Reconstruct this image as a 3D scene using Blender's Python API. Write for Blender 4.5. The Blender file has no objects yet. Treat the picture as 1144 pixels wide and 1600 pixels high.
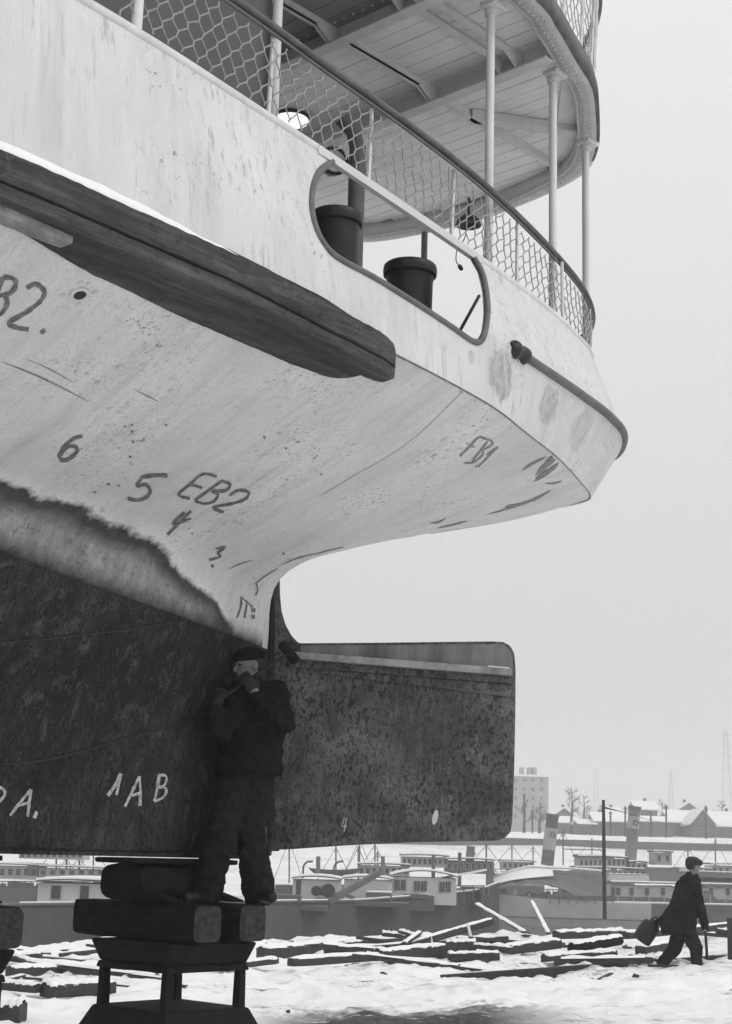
import bpy, bmesh, math, random
import numpy as np
from mathutils import Vector, Matrix, noise
from mathutils.bvhtree import BVHTree
random.seed(7)
R_ = math.radians
sc = bpy.context.scene
COL = sc.collection
# ------------------------------------------------------------------ camera
PITCH, ROLL, HEAD, FPX = R_(12.5), R_(1.6), R_(42.3), 2400.0
CF = Vector((0, math.cos(PITCH), math.sin(PITCH)))
_u = Vector((0, -math.sin(PITCH), math.cos(PITCH)))
_x = Vector((1, 0, 0))
CR = _x*math.cos(ROLL) + _u*math.sin(ROLL)
CU = -_x*math.sin(ROLL) + _u*math.cos(ROLL)
CP = Vector((0, 0, 1.7))
cam = bpy.data.cameras.new('camera')
cam.sensor_fit = 'VERTICAL'; cam.sensor_height = 36; cam.lens = FPX/1600*36
cam.clip_start = 0.1; cam.clip_end = 6000
co = bpy.data.objects.new('camera', cam); COL.objects.link(co)
co.matrix_world = Matrix(((CR.x, CU.x, -CF.x, CP.x), (CR.y, CU.y, -CF.y, CP.y), (CR.z, CU.z, -CF.z, CP.z), (0, 0, 0, 1)))
sc.camera = co
# ------------------------------------------------------------------ sky, sun, exposure
SUN_EL, SUN_AZ = R_(48), R_(115)      # azimuth from +Y clockwise: behind the camera's right shoulder
w = bpy.data.worlds.new('World'); sc.world = w; w.use_nodes = True
nt = w.node_tree; nt.nodes.clear()
sky = nt.nodes.new('ShaderNodeTexSky'); sky.sky_type = 'NISHITA'; sky.sun_disc = False
sky.sun_elevation = SUN_EL; sky.sun_rotation = SUN_AZ; sky.air_density = 1.0; sky.dust_density = 8.0; sky.ozone_density = 1.0
bw = nt.nodes.new('ShaderNodeRGBToBW')
mixc = nt.nodes.new('ShaderNodeMix'); mixc.data_type = 'RGBA'; mixc.inputs['Factor'].default_value = 0.8
mixc.inputs[7].default_value = (9.6, 9.6, 9.6, 1)
tcw = nt.nodes.new('ShaderNodeTexCoord'); sxw = nt.nodes.new('ShaderNodeSeparateXYZ'); mrw = nt.nodes.new('ShaderNodeMapRange')
nt.links.new(tcw.outputs['Generated'], sxw.inputs[0]); nt.links.new(sxw.outputs[2], mrw.inputs['Value'])
mrw.inputs['From Min'].default_value = 0.0; mrw.inputs['From Max'].default_value = 0.55; mrw.inputs['To Min'].default_value = 7.6; mrw.inputs['To Max'].default_value = 10.6
nt.links.new(mrw.outputs[0], mixc.inputs[7])
bg = nt.nodes.new('ShaderNodeBackground'); bg.inputs['Strength'].default_value = 0.1
wo = nt.nodes.new('ShaderNodeOutputWorld')
nt.links.new(sky.outputs[0], bw.inputs[0]); nt.links.new(bw.outputs[0], mixc.inputs[6])
nt.links.new(mixc.outputs[2], bg.inputs[0]); nt.links.new(bg.outputs[0], wo.inputs[0])
sl = bpy.data.lights.new('sun', 'SUN'); sl.energy = 0.8; sl.angle = R_(25); sl.color = (1, 0.995, 0.985)
so = bpy.data.objects.new('sun', sl); COL.objects.link(so)
sd = Vector((math.sin(SUN_AZ)*math.cos(SUN_EL), math.cos(SUN_AZ)*math.cos(SUN_EL), math.sin(SUN_EL)))
so.rotation_euler = sd.to_track_quat('Z', 'Y').to_euler(); so.location = sd*60
vs = sc.view_settings
vs.view_transform = 'Standard'; vs.look = 'None'; vs.gamma = 1; vs.use_curve_mapping = False; vs.exposure = 0.0
sc.cycles.max_bounces = 6; sc.cycles.volume_bounces = 1
sc.cycles.diffuse_bounces = 3; sc.cycles.glossy_bounces = 2; sc.cycles.transparent_max_bounces = 6

# ------------------------------------------------------------------ helpers
def ray(px, py): return CF + CR*((px-572)/FPX) - CU*((py-800)/FPX)
def at(px, py, Y):
    d = ray(px, py); return CP + d*(Y/d.y)
A = Vector((math.sin(HEAD), math.cos(HEAD), 0)); N = Vector((math.cos(HEAD), -math.sin(HEAD), 0))
P0 = at(408, 1000, 11.0); P0.z = 0
def W(u, v, z): return P0 + A*u + N*v + Vector((0, 0, z))
def uvz(P): q = P-P0; return (q.dot(A), q.dot(N), P.z)
def atz(px, py, z):
    d = ray(px, py); return uvz(CP + d*((z-CP.z)/d.z))
def atv(px, py, v):
    d = ray(px, py); return uvz(CP + d*((v-(CP-P0).dot(N))/d.dot(N)))

def crv(pts, n=8, closed=False):
    "Catmull-Rom through pts"
    P = [Vector(p) for p in pts]; out = []
    L = len(P); rng = L if closed else L-1
    for i in range(rng):
        if closed: a, b, c, d = P[i-1], P[i], P[(i+1) % L], P[(i+2) % L]
        else:
            b, c = P[i], P[i+1]
            a = P[i-1] if i else b*2-c
            d = P[i+2] if i+2 < L else c*2-b
        for k in range(n):
            t = k/n
            out.append(0.5*((2*b)+(c-a)*t+(2*a-5*b+4*c-d)*t*t+(3*b-a-3*c+d)*t**3))
    if not closed: out.append(P[-1].copy())
    return out
def interp(x, tab): return float(np.interp(x, [t[0] for t in tab], [t[1] for t in tab]))
def resample(path, step):
    P = [Vector(p) for p in path]; out = [P[0]]; acc = 0
    for a, b in zip(P, P[1:]):
        l = (b-a).length
        while acc+l >= step and l > 1e-9:
            t = (step-acc)/l; a = a.lerp(b, t); out.append(a.copy()); l = (b-a).length; acc = 0
        acc += l
    return out

class MB:
    def __init__(s): s.v = []; s.f = []
    def add(s, vs_, fs):
        o = len(s.v); s.v += [tuple(x) for x in vs_]; s.f += [tuple(i+o for i in f) for f in fs]; return s
    def hexa(s, c):   # 8 corners: bottom 0-3 ccw, top 4-7
        return s.add(c, [(3, 2, 1, 0), (4, 5, 6, 7), (0, 1, 5, 4), (1, 2, 6, 5), (2, 3, 7, 6), (3, 0, 4, 7)])
    def box(s, c, h, ax=None, rnd=0):
        c = Vector(c); X, Y, Z = ax or (Vector((1, 0, 0)), Vector((0, 1, 0)), Vector((0, 0, 1)))
        P = []
        for z in (-1, 1):
            for x, y in ((-1, -1), (1, -1), (1, 1), (-1, 1)):
                q = c+X*(x*h[0])+Y*(y*h[1])+Z*(z*h[2])
                if rnd: q += Vector((random.uniform(-rnd, rnd), random.uniform(-rnd, rnd), random.uniform(-rnd, rnd)))
                P.append(q)
        return s.hexa(P)
    def bar(s, a, b, wd, ht, up=(0, 0, 1)):
        a, b = Vector(a), Vector(b); d = (b-a).normalized(); up = Vector(up)
        sd_ = d.cross(up)
        if sd_.length < 1e-4: sd_ = d.cross(Vector((1, 0, 0)))
        sd_.normalize(); u2 = sd_.cross(d)
        return s.box((a+b)/2, ((b-a).length/2, wd/2, ht/2), (d, sd_, u2))
    def tube(s, path, r, n=8, caps=True, closed=False):
        P = [Vector(p) for p in path]; m = len(P); rr = r if hasattr(r, '__len__') else [r]*m
        o = len(s.v); prev = None
        for i, p in enumerate(P):
            if closed: d = P[(i+1) % m]-P[i-1]
            else: d = P[min(i+1, m-1)]-P[max(i-1, 0)]
            if d.length < 1e-9: d = Vector((0, 0, 1))
            d.normalize()
            if prev is None:
                t = Vector((0, 0, 1)) if abs(d.z) < .9 else Vector((1, 0, 0))
                e = d.cross(t).normalized()
            else:
                e = prev - d*prev.dot(d)
                e = e.normalized() if e.length > 1e-6 else d.orthogonal().normalized()
            prev = e; g = d.cross(e)
            for k in range(n):
                a = 2*math.pi*k/n; s.v.append(tuple(p+(e*math.cos(a)+g*math.sin(a))*rr[i]))
        for i in range(m if closed else m-1):
            j = (i+1) % m
            for k in range(n):
                s.f.append((o+i*n+k, o+i*n+(k+1) % n, o+j*n+(k+1) % n, o+j*n+k))
        if caps and not closed:
            s.f.append(tuple(o+k for k in range(n))[::-1]); s.f.append(tuple(o+(m-1)*n+k for k in range(n)))
        return s
    def lathe(s, base, prof, n=24, axis=(0, 0, 1)):
        ax = Vector(axis).normalized(); e = ax.orthogonal().normalized(); g = ax.cross(e); o = len(s.v); b = Vector(base)
        for r, z in prof:
            for k in range(n):
                a = 2*math.pi*k/n; s.v.append(tuple(b+ax*z+(e*math.cos(a)+g*math.sin(a))*r))
        for i in range(len(prof)-1):
            for k in range(n): s.f.append((o+i*n+k, o+i*n+(k+1) % n, o+(i+1)*n+(k+1) % n, o+(i+1)*n+k))
        s.f.append(tuple(o+k for k in range(n))[::-1]); s.f.append(tuple(o+(len(prof)-1)*n+k for k in range(n)))
        return s
    def grid(s, rows, closed=False):
        o = len(s.v); m = len(rows[0])
        for r in rows: s.v += [tuple(p) for p in r]
        for i in range(len(rows)-1):
            for k in range(m if closed else m-1):
                s.f.append((o+i*m+k, o+i*m+(k+1) % m, o+(i+1)*m+(k+1) % m, o+(i+1)*m+k))
        return s
    def prism(s, poly, d):     # polygon (list of points) extruded by vector d
        n = len(poly); d = Vector(d); o = len(s.v)
        s.v += [tuple(Vector(p)) for p in poly]+[tuple(Vector(p)+d) for p in poly]
        s.f.append(tuple(range(o, o+n))); s.f.append(tuple(range(o+n, o+2*n))[::-1])
        for k in range(n): s.f.append((o+k, o+n+k, o+n+(k+1) % n, o+(k+1) % n))
        return s
    def mesh(s, name):
        me = bpy.data.meshes.new(name); me.from_pydata(s.v, [], s.f); me.update()
        bm = bmesh.new(); bm.from_mesh(me); bmesh.ops.recalc_face_normals(bm, faces=bm.faces); bm.to_mesh(me); bm.free()
        return me
    def build(s, name, m, parent=None, smooth=False, world=True, bevel=0):
        me = s.mesh(name); return link(name, me, m, parent, smooth, world, bevel)
def link(name, me, m, parent=None, smooth=False, world=True, bevel=0):
    o = bpy.data.objects.new(name, me); COL.objects.link(o)
    if m: me.materials.append(m)
    if smooth:
        me.polygons.foreach_set('use_smooth', [True]*len(me.polygons))
        if smooth != 'all':
            try: me.set_sharp_from_angle(angle=R_(38))
            except Exception: pass
    if parent:
        o.parent = parent
        if world and parent.type == 'EMPTY': o.matrix_parent_inverse = Matrix.Translation(-parent.location)
    if bevel:
        b = o.modifiers.new('bevel', 'BEVEL'); b.width = bevel; b.segments = 2; b.limit_method = 'ANGLE'; b.angle_limit = R_(35)
    return o
def tag(o, label, cat=None, group=None, kind=None):
    o['label'] = label
    if cat: o['category'] = cat
    if group: o['group'] = group
    if kind: o['kind'] = kind
    return o
def thing(name, loc, label, cat, group=None):
    o = bpy.data.objects.new(name, None); COL.objects.link(o); o.location = loc; o.empty_display_size = .3
    return tag(o, label, cat, group)
def evaluated(o, name=None):
    dg = bpy.context.evaluated_depsgraph_get(); dg.update()
    me = bpy.data.meshes.new_from_object(o.evaluated_get(dg)); return me
def bake(o):
    "apply modifiers"
    me = evaluated(o); old = o.data; o.modifiers.clear(); o.data = me; return o

# ------------------------------------------------------------------ materials (the photograph is black and white: greys)
def G(v): return (v, v, v, 1)
class NT:
    def __init__(s, name, rough=.7, spec=.3):
        s.m = bpy.data.materials.new(name); s.m.use_nodes = True; s.t = s.m.node_tree
        s.b = s.t.nodes['Principled BSDF']; s.b.inputs['Roughness'].default_value = rough
        s.b.inputs['Specular IOR Level'].default_value = spec
        g = s.t.nodes.new('ShaderNodeNewGeometry'); s.pos = g.outputs['Position']; s.nrm = g.outputs['Normal']
        tc = s.t.nodes.new('ShaderNodeTexCoord'); s.obj = tc.outputs['Object']
    def n(s, typ, **kw):
        x = s.t.nodes.new(typ)
        for k, v in kw.items(): setattr(x, k, v)
        return x
    def l(s, a, b): s.t.links.new(a, b)
    def scaled(s, sc_, src=None, rot=None):
        m = s.n('ShaderNodeMapping'); m.inputs['Scale'].default_value = sc_
        if rot: m.inputs['Rotation'].default_value = rot
        s.l(src or s.pos, m.inputs[0]); return m.outputs[0]
    def ship(s, sc_):
        "turn to the ship's own axes (x across, y along), then scale"
        r = s.n('ShaderNodeMapping'); r.inputs['Rotation'].default_value = (0, 0, HEAD); s.l(s.pos, r.inputs[0])
        m = s.n('ShaderNodeMapping'); m.inputs['Scale'].default_value = sc_; s.l(r.outputs[0], m.inputs[0]); return m.outputs[0]
    def noise(s, scale, detail=4, rough=.6, vec=None, dist=0):
        x = s.n('ShaderNodeTexNoise'); x.inputs['Scale'].default_value = scale; x.inputs['Detail'].default_value = detail
        x.inputs['Roughness'].default_value = rough; x.inputs['Distortion'].default_value = dist
        s.l(vec or s.pos, x.inputs['Vector']); return x.outputs[0]
    def vor(s, scale, vec=None, feat='F1'):
        x = s.n('ShaderNodeTexVoronoi', feature=feat); x.inputs['Scale'].default_value = scale
        s.l(vec or s.pos, x.inputs['Vector']); return x.outputs['Distance']
    def ramp(s, src, stops, interp='LINEAR'):
        x = s.n('ShaderNodeValToRGB'); x.color_ramp.interpolation = interp; e = x.color_ramp.elements
        while len(e) < len(stops): e.new(0.5)
        for i, (p, c) in enumerate(stops): e[i].position = p; e[i].color = G(c) if not hasattr(c, '__len__') else c
        s.l(src, x.inputs[0]); return x.outputs[0]
    def mix(s, fac, a, b, mode='MIX'):
        x = s.n('ShaderNodeMix', data_type='RGBA', blend_type=mode)
        for v, i in ((fac, 0), (a, 6), (b, 7)):
            if hasattr(v, 'is_linked') or hasattr(v, 'links'): s.l(v, x.inputs[i])
            else: x.inputs[i].default_value = v if i == 0 else (G(v) if not hasattr(v, '__len__') else v)
        return x.outputs[2]
    def math(s, op, a, b=0.0):
        x = s.n('ShaderNodeMath', operation=op)
        for v, i in ((a, 0), (b, 1)):
            if hasattr(v, 'links'): s.l(v, x.inputs[i])
            else: x.inputs[i].default_value = v
        return x.outputs[0]
    def color(s, c): s.l(c, s.b.inputs['Base Color']); return s
    def bump(s, h, strength=.3, dist=.01):
        x = s.n('ShaderNodeBump'); x.inputs['Strength'].default_value = strength; x.inputs['Distance'].default_value = dist
        s.l(h, x.inputs['Height']); s.l(x.outputs[0], s.b.inputs['Normal']); return s
    def blot(s, centre, rad, ragged=.5, scale=14):
        "soft-edged mask 0..1 round a place in the world: a stain with a shape of its own"
        d = s.n('ShaderNodeVectorMath', operation='DISTANCE'); s.l(s.pos, d.inputs[0]); d.inputs[1].default_value = centre
        k = s.math('DIVIDE', d.outputs['Value'], rad)
        k = s.math('ADD', k, s.math('MULTIPLY', s.math('SUBTRACT', s.noise(scale, 5, .7), .5), ragged*2))
        return s.ramp(k, [(.75, 1), (1.0, 0)])

def simple(name, v, var=.25, scale=6, rough=.75, bump=.15, spec=.25, streak=None):
    n = NT(name, rough, spec)
    vec = n.scaled(streak) if streak else None
    a = n.noise(scale, 6, .65, vec)
    n.color(n.ramp(a, [(.25, v*(1-var)), (.75, v*(1+var))]))
    if bump: n.bump(n.noise(scale*6, 4, .6, vec), bump, .01)
    return n.m
def mat_sidepaint():
    n = NT('weathered_white_side_paint', .55, .3)
    base = n.ramp(n.noise(1.1, 5, .6), [(.3, .58), (.7, .67)])
    c = n.mix(n.ramp(n.noise(5, 5, .65, n.scaled((1, 1, .06))), [(.50, 0), (.74, .45)]), base, .38)      # rain streaks
    c = n.mix(n.ramp(n.noise(9, 5, .7, n.scaled((1, 1, .05))), [(.5, 0), (.7, .5)]), c, .72)
    c = n.mix(n.ramp(n.noise(2.5, 6, .75), [(.54, 0), (.78, .35)]), c, .40)
    far = n.ramp(n.noise(1.1, 3, .5), [(.40, .15), (.62, 1)])
    c = n.mix(n.math('MULTIPLY', n.ramp(n.noise(30, 4, .7, n.scaled((1, 1, .07))), [(.56, 0), (.66, .75)]), far), c, .27)   # rust runs
    c = n.mix(n.math('MULTIPLY', n.ramp(n.noise(26, 5, .78), [(.60, 0), (.64, .95)]), n.ramp(n.noise(1.9, 3, .5), [(.48, 0), (.62, 1)])), c, .12)  # chips
    c = n.mix(n.ramp(n.noise(75, 3, .7), [(.56, 0), (.75, .4)]), c, .36)
    for (P, r, k) in STAINS:
        tex = n.ramp(n.noise(22, 6, .8, n.scaled((1, 1, .5))), [(.36, .15), (.62, 1)])
        c = n.mix(n.math('MULTIPLY', n.math('MULTIPLY', n.blot(P, r*1.15, .8, 7), k), tex), c, .17)
    n.color(c); n.bump(n.noise(2.2, 3, .5), .25, .04); return n.m
def mat_under():
    n = NT('weathered_hull_bottom_paint', .6, .3)
    at_ = n.n('ShaderNodeAttribute', attribute_name='wl').outputs['Fac']
    cr_ = n.n('ShaderNodeAttribute', attribute_name='cr').outputs['Fac']
    base = n.ramp(n.noise(1.5, 5, .6), [(.3, .68), (.7, .79)])
    c = n.mix(n.ramp(n.noise(3.0, 6, .7, n.ship((.35, 2.2, .6))), [(.46, 0), (.74, .5)]), base, .42)
    c = n.mix(n.ramp(n.noise(9, 6, .75, n.ship((.22, 2.6, .5))), [(.54, 0), (.76, .5)]), c, .36)
    c = n.mix(n.ramp(n.noise(.9, 5, .65), [(.46, 0), (.72, .35)]), c, .42)
    patch = n.ramp(n.noise(1.5, 4, .65), [(.48, .05), (.68, 1)])
    c = n.mix(n.math('MULTIPLY', n.ramp(n.noise(36, 4, .75), [(.575, 0), (.615, .75)]), patch), c, .13)
    c = n.mix(n.math('MULTIPLY', n.ramp(n.noise(15, 5, .8), [(.60, 0), (.63, .95)]), patch), c, .10)
    c = n.mix(n.ramp(n.noise(70, 3, .75), [(.5, 0), (.72, .5)]), c, .36)
    # boot-top: scraped dark line, then a worn grey band down to the crease
    k = n.math('ADD', at_, n.math('MULTIPLY', n.math('SUBTRACT', n.noise(3.5, 3, .55), .5), .16))
    k = n.math('ADD', k, n.math('MULTIPLY', n.math('SUBTRACT', n.noise(26, 3, .6, n.ship((1.2, .8, 1))), .5), .045))
    k = n.math('ADD', k, .5)
    low = n.ramp(n.noise(5, 6, .7, n.ship((.5, 1.8, .6))), [(.3, .19), (.55, .32), (.8, .5)])
    low = n.mix(n.ramp(n.noise(34, 4, .75), [(.54, 0), (.66, .7)]), low, .06)
    low = n.mix(n.ramp(n.noise(12, 5, .8), [(.60, 0), (.68, .7)]), low, .42)
    c2 = n.mix(n.ramp(k, [(.37, 0), (.46, 1)]), low, n.ramp(n.noise(14, 5, .7), [(.3, .03), (.75, .085)]))
    c3 = n.mix(n.ramp(k, [(.490, 0), (.525, 1)]), c2, n.mix(n.math('MULTIPLY', n.ramp(k, [(.525, 1), (.58, 0)]), n.ramp(n.noise(8, 4, .7), [(.4, .1), (.6, .8)])), c, .76))
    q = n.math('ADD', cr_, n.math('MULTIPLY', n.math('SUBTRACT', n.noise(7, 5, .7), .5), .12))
    c3 = n.mix(n.ramp(q, [(-.02, 1), (.11, 0)]), c3, n.ramp(n.noise(20, 5, .7), [(.3, .02), (.75, .07)]))  # crease shading painted in: colour darkens just above the skeg
    n.color(c3); n.bump(n.noise(3, 4, .5), .2, .03); return n.m
def mat_rust(name='rusty_bottom_paint', lo=.018, mid=.046, hi=.085):
    n = NT(name, .8, .15)
    a = n.noise(7, 6, .7, n.scaled((1.6, 1.6, .6)))
    c = n.ramp(a, [(.25, lo), (.5, mid), (.78, hi)])
    c = n.mix(n.ramp(n.noise(1.3, 4, .6), [(.38, .75), (.62, 0)]), c, lo*.8)
    c = n.mix(n.ramp(n.noise(13, 6, .75, n.ship((1, .5, .22))), [(.54, 0), (.7, .7)]), c, hi*1.5)
    v = n.noise(42, 4, .75, n.scaled((1.2, 1.2, .7)))
    c = n.mix(n.ramp(v, [(.54, 0), (.60, .85)]), c, lo*.45)
    v2 = n.noise(30, 4, .7, n.scaled((2, 2, .25)))
    c = n.mix(n.ramp(v2, [(.58, 0), (.72, .5)]), c, hi*1.7)
    n.color(c); n.bump(v, .5, .012); return n.m
def mat_rudder():
    n = NT('pitted_rudder_paint', .8, .2)
    a = n.noise(3, 6, .7); c = n.ramp(a, [(.25, .09), (.5, .15), (.8, .22)])
    v = n.noise(26, 5, .75, n.scaled((1.3, 1.3, .75)))
    c = n.mix(n.ramp(n.noise(1.5, 4, .6), [(.40, .7), (.60, 0)]), c, .05)
    c = n.mix(n.ramp(n.noise(8, 6, .75, n.scaled((1, 1, .35))), [(.55, 0), (.70, .6)]), c, .24)
    pch = n.ramp(n.noise(2.6, 3, .6), [(.30, .35), (.60, 1)])
    c = n.mix(n.math('MULTIPLY', n.ramp(v, [(.52, 0), (.56, .95)]), pch), c, .026)
    v2 = n.noise(70, 3, .7, n.scaled((1, 1, .6)))
    c = n.mix(n.ramp(v2, [(.55, 0), (.62, .7)]), c, .03)
    lt = n.noise(24, 4, .7, n.scaled((1.5, 1.5, .2)))
    c = n.mix(n.ramp(lt, [(.58, 0), (.75, .4)]), c, .27)
    n.color(c); n.bump(v, .4, .01); return n.m
def guard_mat():
    n = NT('tarred_guard_timber', .75, .25)
    v = n.ship((6, .6, 6))
    c = n.ramp(n.noise(2.5, 7, .75, v), [(.3, .025), (.5, .07), (.72, .15)])
    c = n.mix(n.ramp(n.noise(11, 6, .8), [(.56, 0), (.68, .8)]), c, .02)
    c = n.mix(n.ramp(n.noise(5, 6, .75), [(.60, 0), (.72, .6)]), c, .2)
    n.color(c); n.bump(n.noise(6, 6, .75, v), .9, .03); return n.m
def mat_snow():
    n = NT('trodden_snow', .85, .15)
    c = n.ramp(n.noise(.6, 6, .6), [(.3, .79), (.7, .88)])
    d = n.noise(5, 7, .75, n.scaled((.55, 1.6, 1)))
    band = n.ramp(n.noise(.45, 4, .6, n.scaled((.35, 1.3, 1))), [(.46, 0), (.60, 1)])
    c = n.mix(n.math('MULTIPLY', n.ramp(d, [(.50, 0), (.62, .85)]), band), c, .16)
    sx = n.n('ShaderNodeSeparateXYZ'); n.l(n.pos, sx.inputs[0])
    # bare wheel-churned earth strip in front
    e = n.math('ADD', sx.outputs[1], n.math('MULTIPLY', n.math('SUBTRACT', n.noise(.9, 6, .7), .5), 2.6))
    e2 = n.ramp(n.math('DIVIDE', e, 40), [(.37, 0), (.38, 1), (.442, 1), (.456, 0)])
    ex = n.ramp(n.math('ADD', n.math('DIVIDE', sx.outputs[0], 10), .5), [(.38, 0), (.46, 1), (.64, 1), (.76, 0)])
    m = n.math('MULTIPLY', n.math('MULTIPLY', e2, ex), n.ramp(n.noise(6, 6, .7, n.scaled((.5, 1.5, 1))), [(.28, 0), (.42, 1)]))
    c = n.mix(m, c, n.ramp(n.noise(22, 5, .7), [(.3, .03), (.7, .11)]))
    n.color(c); n.bump(n.noise(7, 7, .7), .55, .05)
    return n.m
STAINS = []
M = {}
def init_mats():
    M['net'] = simple('galvanised_wire', .33, .3, 40, .5, 0)
    M['cream'] = simple('painted_steel_pale', .62, .18, 5, .5, .1, .3, (1, 1, .3))
    M['ceil'] = simple('painted_deckhead_boards', .80, .12, 3, .6, .12)
    M['ceil_dark'] = simple('dark_deckhead', .30, .2, 3, .6, .12)  # darker tone for the deckhead planks forward of the second beam
    M['beam'] = simple('painted_beam_steel', .62, .15, 5, .55, .1)
    M['darkwood'] = simple('dark_varnished_wood', .11, .4, 9, .6, .3)
    M['guard'] = guard_mat()
    M['black'] = simple('black_painted_iron', .022, .4, 8, .45, .2, .35)
    M['grey'] = simple('grey_painted_iron', .13, .3, 8, .55, .2)
    M['rust'] = mat_rust()
    M['rudder'] = mat_rudder()
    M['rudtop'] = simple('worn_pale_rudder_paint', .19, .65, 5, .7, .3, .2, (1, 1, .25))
    M['ledge'] = simple('worn_pale_iron', .30, .55, 7, .7, .3)
    M['ink'] = simple('brushed_dark_paint', .16, .8, 38, .8, 0)
    M['ink2'] = simple('faded_dark_paint', .26, .5, 38, .8, 0)
    M['seam'] = simple('plate_seam_dark_line', .2, .5, 15, .8, 0)  # dark line of the plate joint along the knuckle
    M['faint'] = simple('faint_plate_edge', .46, .2, 15, .8, 0)
    M['streak'] = simple('grimy_rain_streak', .47, .12, 20, .6, 0)
    M['chalk'] = simple('brushed_white_paint', .45, .7, 38, .85, 0)
    M['scratch'] = simple('scraped_bare_steel', .24, .5, 30, .7, 0)
    M['snow'] = mat_snow()
    M['cap'] = simple('settled_snow', .84, .05, 4, .85, .25, .1)
    M['oldplank'] = simple('pale_weathered_plank', .26, .5, 5, .85, .6, .2, (5, 1, 5))
    M['timber'] = simple('wet_dark_timber', .05, .5, 6, .8, .6, .2, (1, 4, 4))
    M['log'] = simple('old_block_timber', .014, .7, 9, .9, 1.0, .08, (1, 1, 3))
    M['endgrain'] = simple('sawn_end_grain', .038, .85, 26, .9, 1.0)
    M['iron'] = simple('black_cast_iron', .012, .6, 9, .8, .7, .12)
    M['coat'] = simple('heavy_dark_wool', .012, .45, 14, .95, .6, .05)
    M['trouser'] = simple('dark_work_trousers', .017, .4, 14, .95, .6, .05)
    M['skin'] = simple('skin', .19, .12, 12, .6, .05)
    M['hair'] = simple('dark_hair', .02, .3, 30, .7, .2)
    M['leather'] = simple('dark_leather', .012, .3, 14, .5, .2)
    M['bargehull'] = simple('tarred_barge_hull', .075, .25, 1.2, .7, .1, .2, (1, 1, .3))
    M['bargedeck'] = simple('barge_deck_paint', .10, .4, 1.5, .8, .2)
    M['white'] = simple('white_cabin_paint', .60, .08, 1.2, .6, .05)
    M['whiteb'] = simple('dull_white_boat_paint', .42, .15, .8, .6, .05)
    M['midgrey'] = simple('mid_grey_boat_paint', .11, .25, .8, .7, .1)
    M['canvas'] = simple('grey_tarpaulin', .13, .25, .7, .9, .5)
    M['glass'] = simple('dark_window_glass', .04, .3, 2, .2, 0, .5)
    M['funnelgrey'] = simple('grey_funnel_paint', .20, .15, 1, .6, .05)
    M['brick'] = simple('plastered_wall', .34, .15, .5, .85, .1)
    M['housewall'] = simple('sooty_house_wall', .11, .2, .6, .85, .1)
    M['bark'] = simple('dark_bark', .05, .3, 3, .9, .2)
    n = NT('harbour_water', .12, .5); n.color(n.ramp(n.noise(.3, 3, .5), [(.3, .05), (.7, .09)])); n.bump(n.noise(1.6, 4, .6, n.scaled((.4, 1.4, 1))), .35, .06); M['water'] = n.m
init_mats()

Z3 = Vector((0, 0, 1))
def rough_block(c, h, ax, bulge=.0, seed=0, nseg=16, rounding=.10):
    "a hewn baulk: superelliptic cross-section swept along ax[0], worn edges"
    mb = MB(); rows = []; X, Y_, Zx = ax; c = Vector(c); n_ = 16
    for i in range(nseg+1):
        t = i/nseg*2-1; e = 1-.06*max(0, abs(t)-.8)/.2
        row = []
        for k in range(n_):
            a = 2*math.pi*(k+.5)/n_; ca, sa = math.cos(a), math.sin(a); p = 2/ (2+6*(1-rounding))
            y = math.copysign(abs(ca)**p, ca); z = math.copysign(abs(sa)**p, sa)
            j = 1+.05*noise.noise(Vector((t*3, k*1.7, seed*5.3)))+.035*noise.noise(Vector((t*14, k*.9, seed*3.1)))
            row.append(c+X*(t*h[0])+Y_*(y*h[1]*e*j)+Zx*(z*h[2]*e*j))
        rows.append(row)
    mb.grid(rows, True)
    mb.add(rows[0], [tuple(range(n_))[::-1]]); mb.add(rows[-1], [tuple(range(n_))])
    return mb
# ================================================================== GROUND, WATER
def ground_z(x, y):
    z = .046*max(-14, min(14, x)) if y < 60 else 0
    if y < 60:
        z += -.05
        b = 33 + 2.0*noise.noise(Vector((x*.12, 3.1, 0)))
        t = max(0, min(1, (y-b)/11.0)); t = t*t*(3-2*t)
        z = z*(1-t) - 6.2*t
    elif y < 205: z = -6.2
    else:
        t = min(1, (y-205)/38); z = -6.2 + (t*t*(3-2*t))*8.6
        t = max(0, min(1, (y-246)/8)); z += 3.0*t
        t = max(0, min(1, (y-262)/340)); z += 5.5*t
        t = max(0, min(1, (y-620)/900)); z += 9*t
    return z
def graded(lo, hi, fine, ratio, start):
    out = [start]; s = fine; x = start
    return out
def axis(segs):
    out = []
    for a, b, n_ in segs: out += [a+(b-a)*i/n_ for i in range(n_)]
    out.append(segs[-1][1]); return out
gx = axis([(-900, -200, 10), (-200, -40, 16), (-40, -9, 40), (-9, 11, 230), (11, 40, 40), (40, 200, 18), (200, 900, 10)])
gy = axis([(-120, 0, 12), (0, 12, 24), (12, 34, 230), (34, 48, 40), (48, 200, 12), (200, 270, 40), (270, 640, 24), (640, 2600, 14)])
PRINTS = []
rp = random.Random(3)
for k in range(46):      # the walking man's track and older trails
    t = k*.36; PRINTS.append((-10+t, 22.6+.09*t+(.11 if k % 2 else -.11), .13, .085))
for k in range(40): PRINTS.append((-6+k*.34, 19.4+.03*k+(.1 if k % 2 else -.1), .13, .07))
for k in range(34): PRINTS.append((7.5-k*.30, 17.6+.13*k+(.1 if k % 2 else -.1), .13, .07))
for k in range(260): PRINTS.append((rp.uniform(-8, 10), rp.uniform(16, 32), rp.uniform(.1, .22), rp.uniform(.03, .09)))
CELL = {}
for p in PRINTS: CELL.setdefault((int(p[0]//1), int(p[1]//1)), []).append(p)
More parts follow.
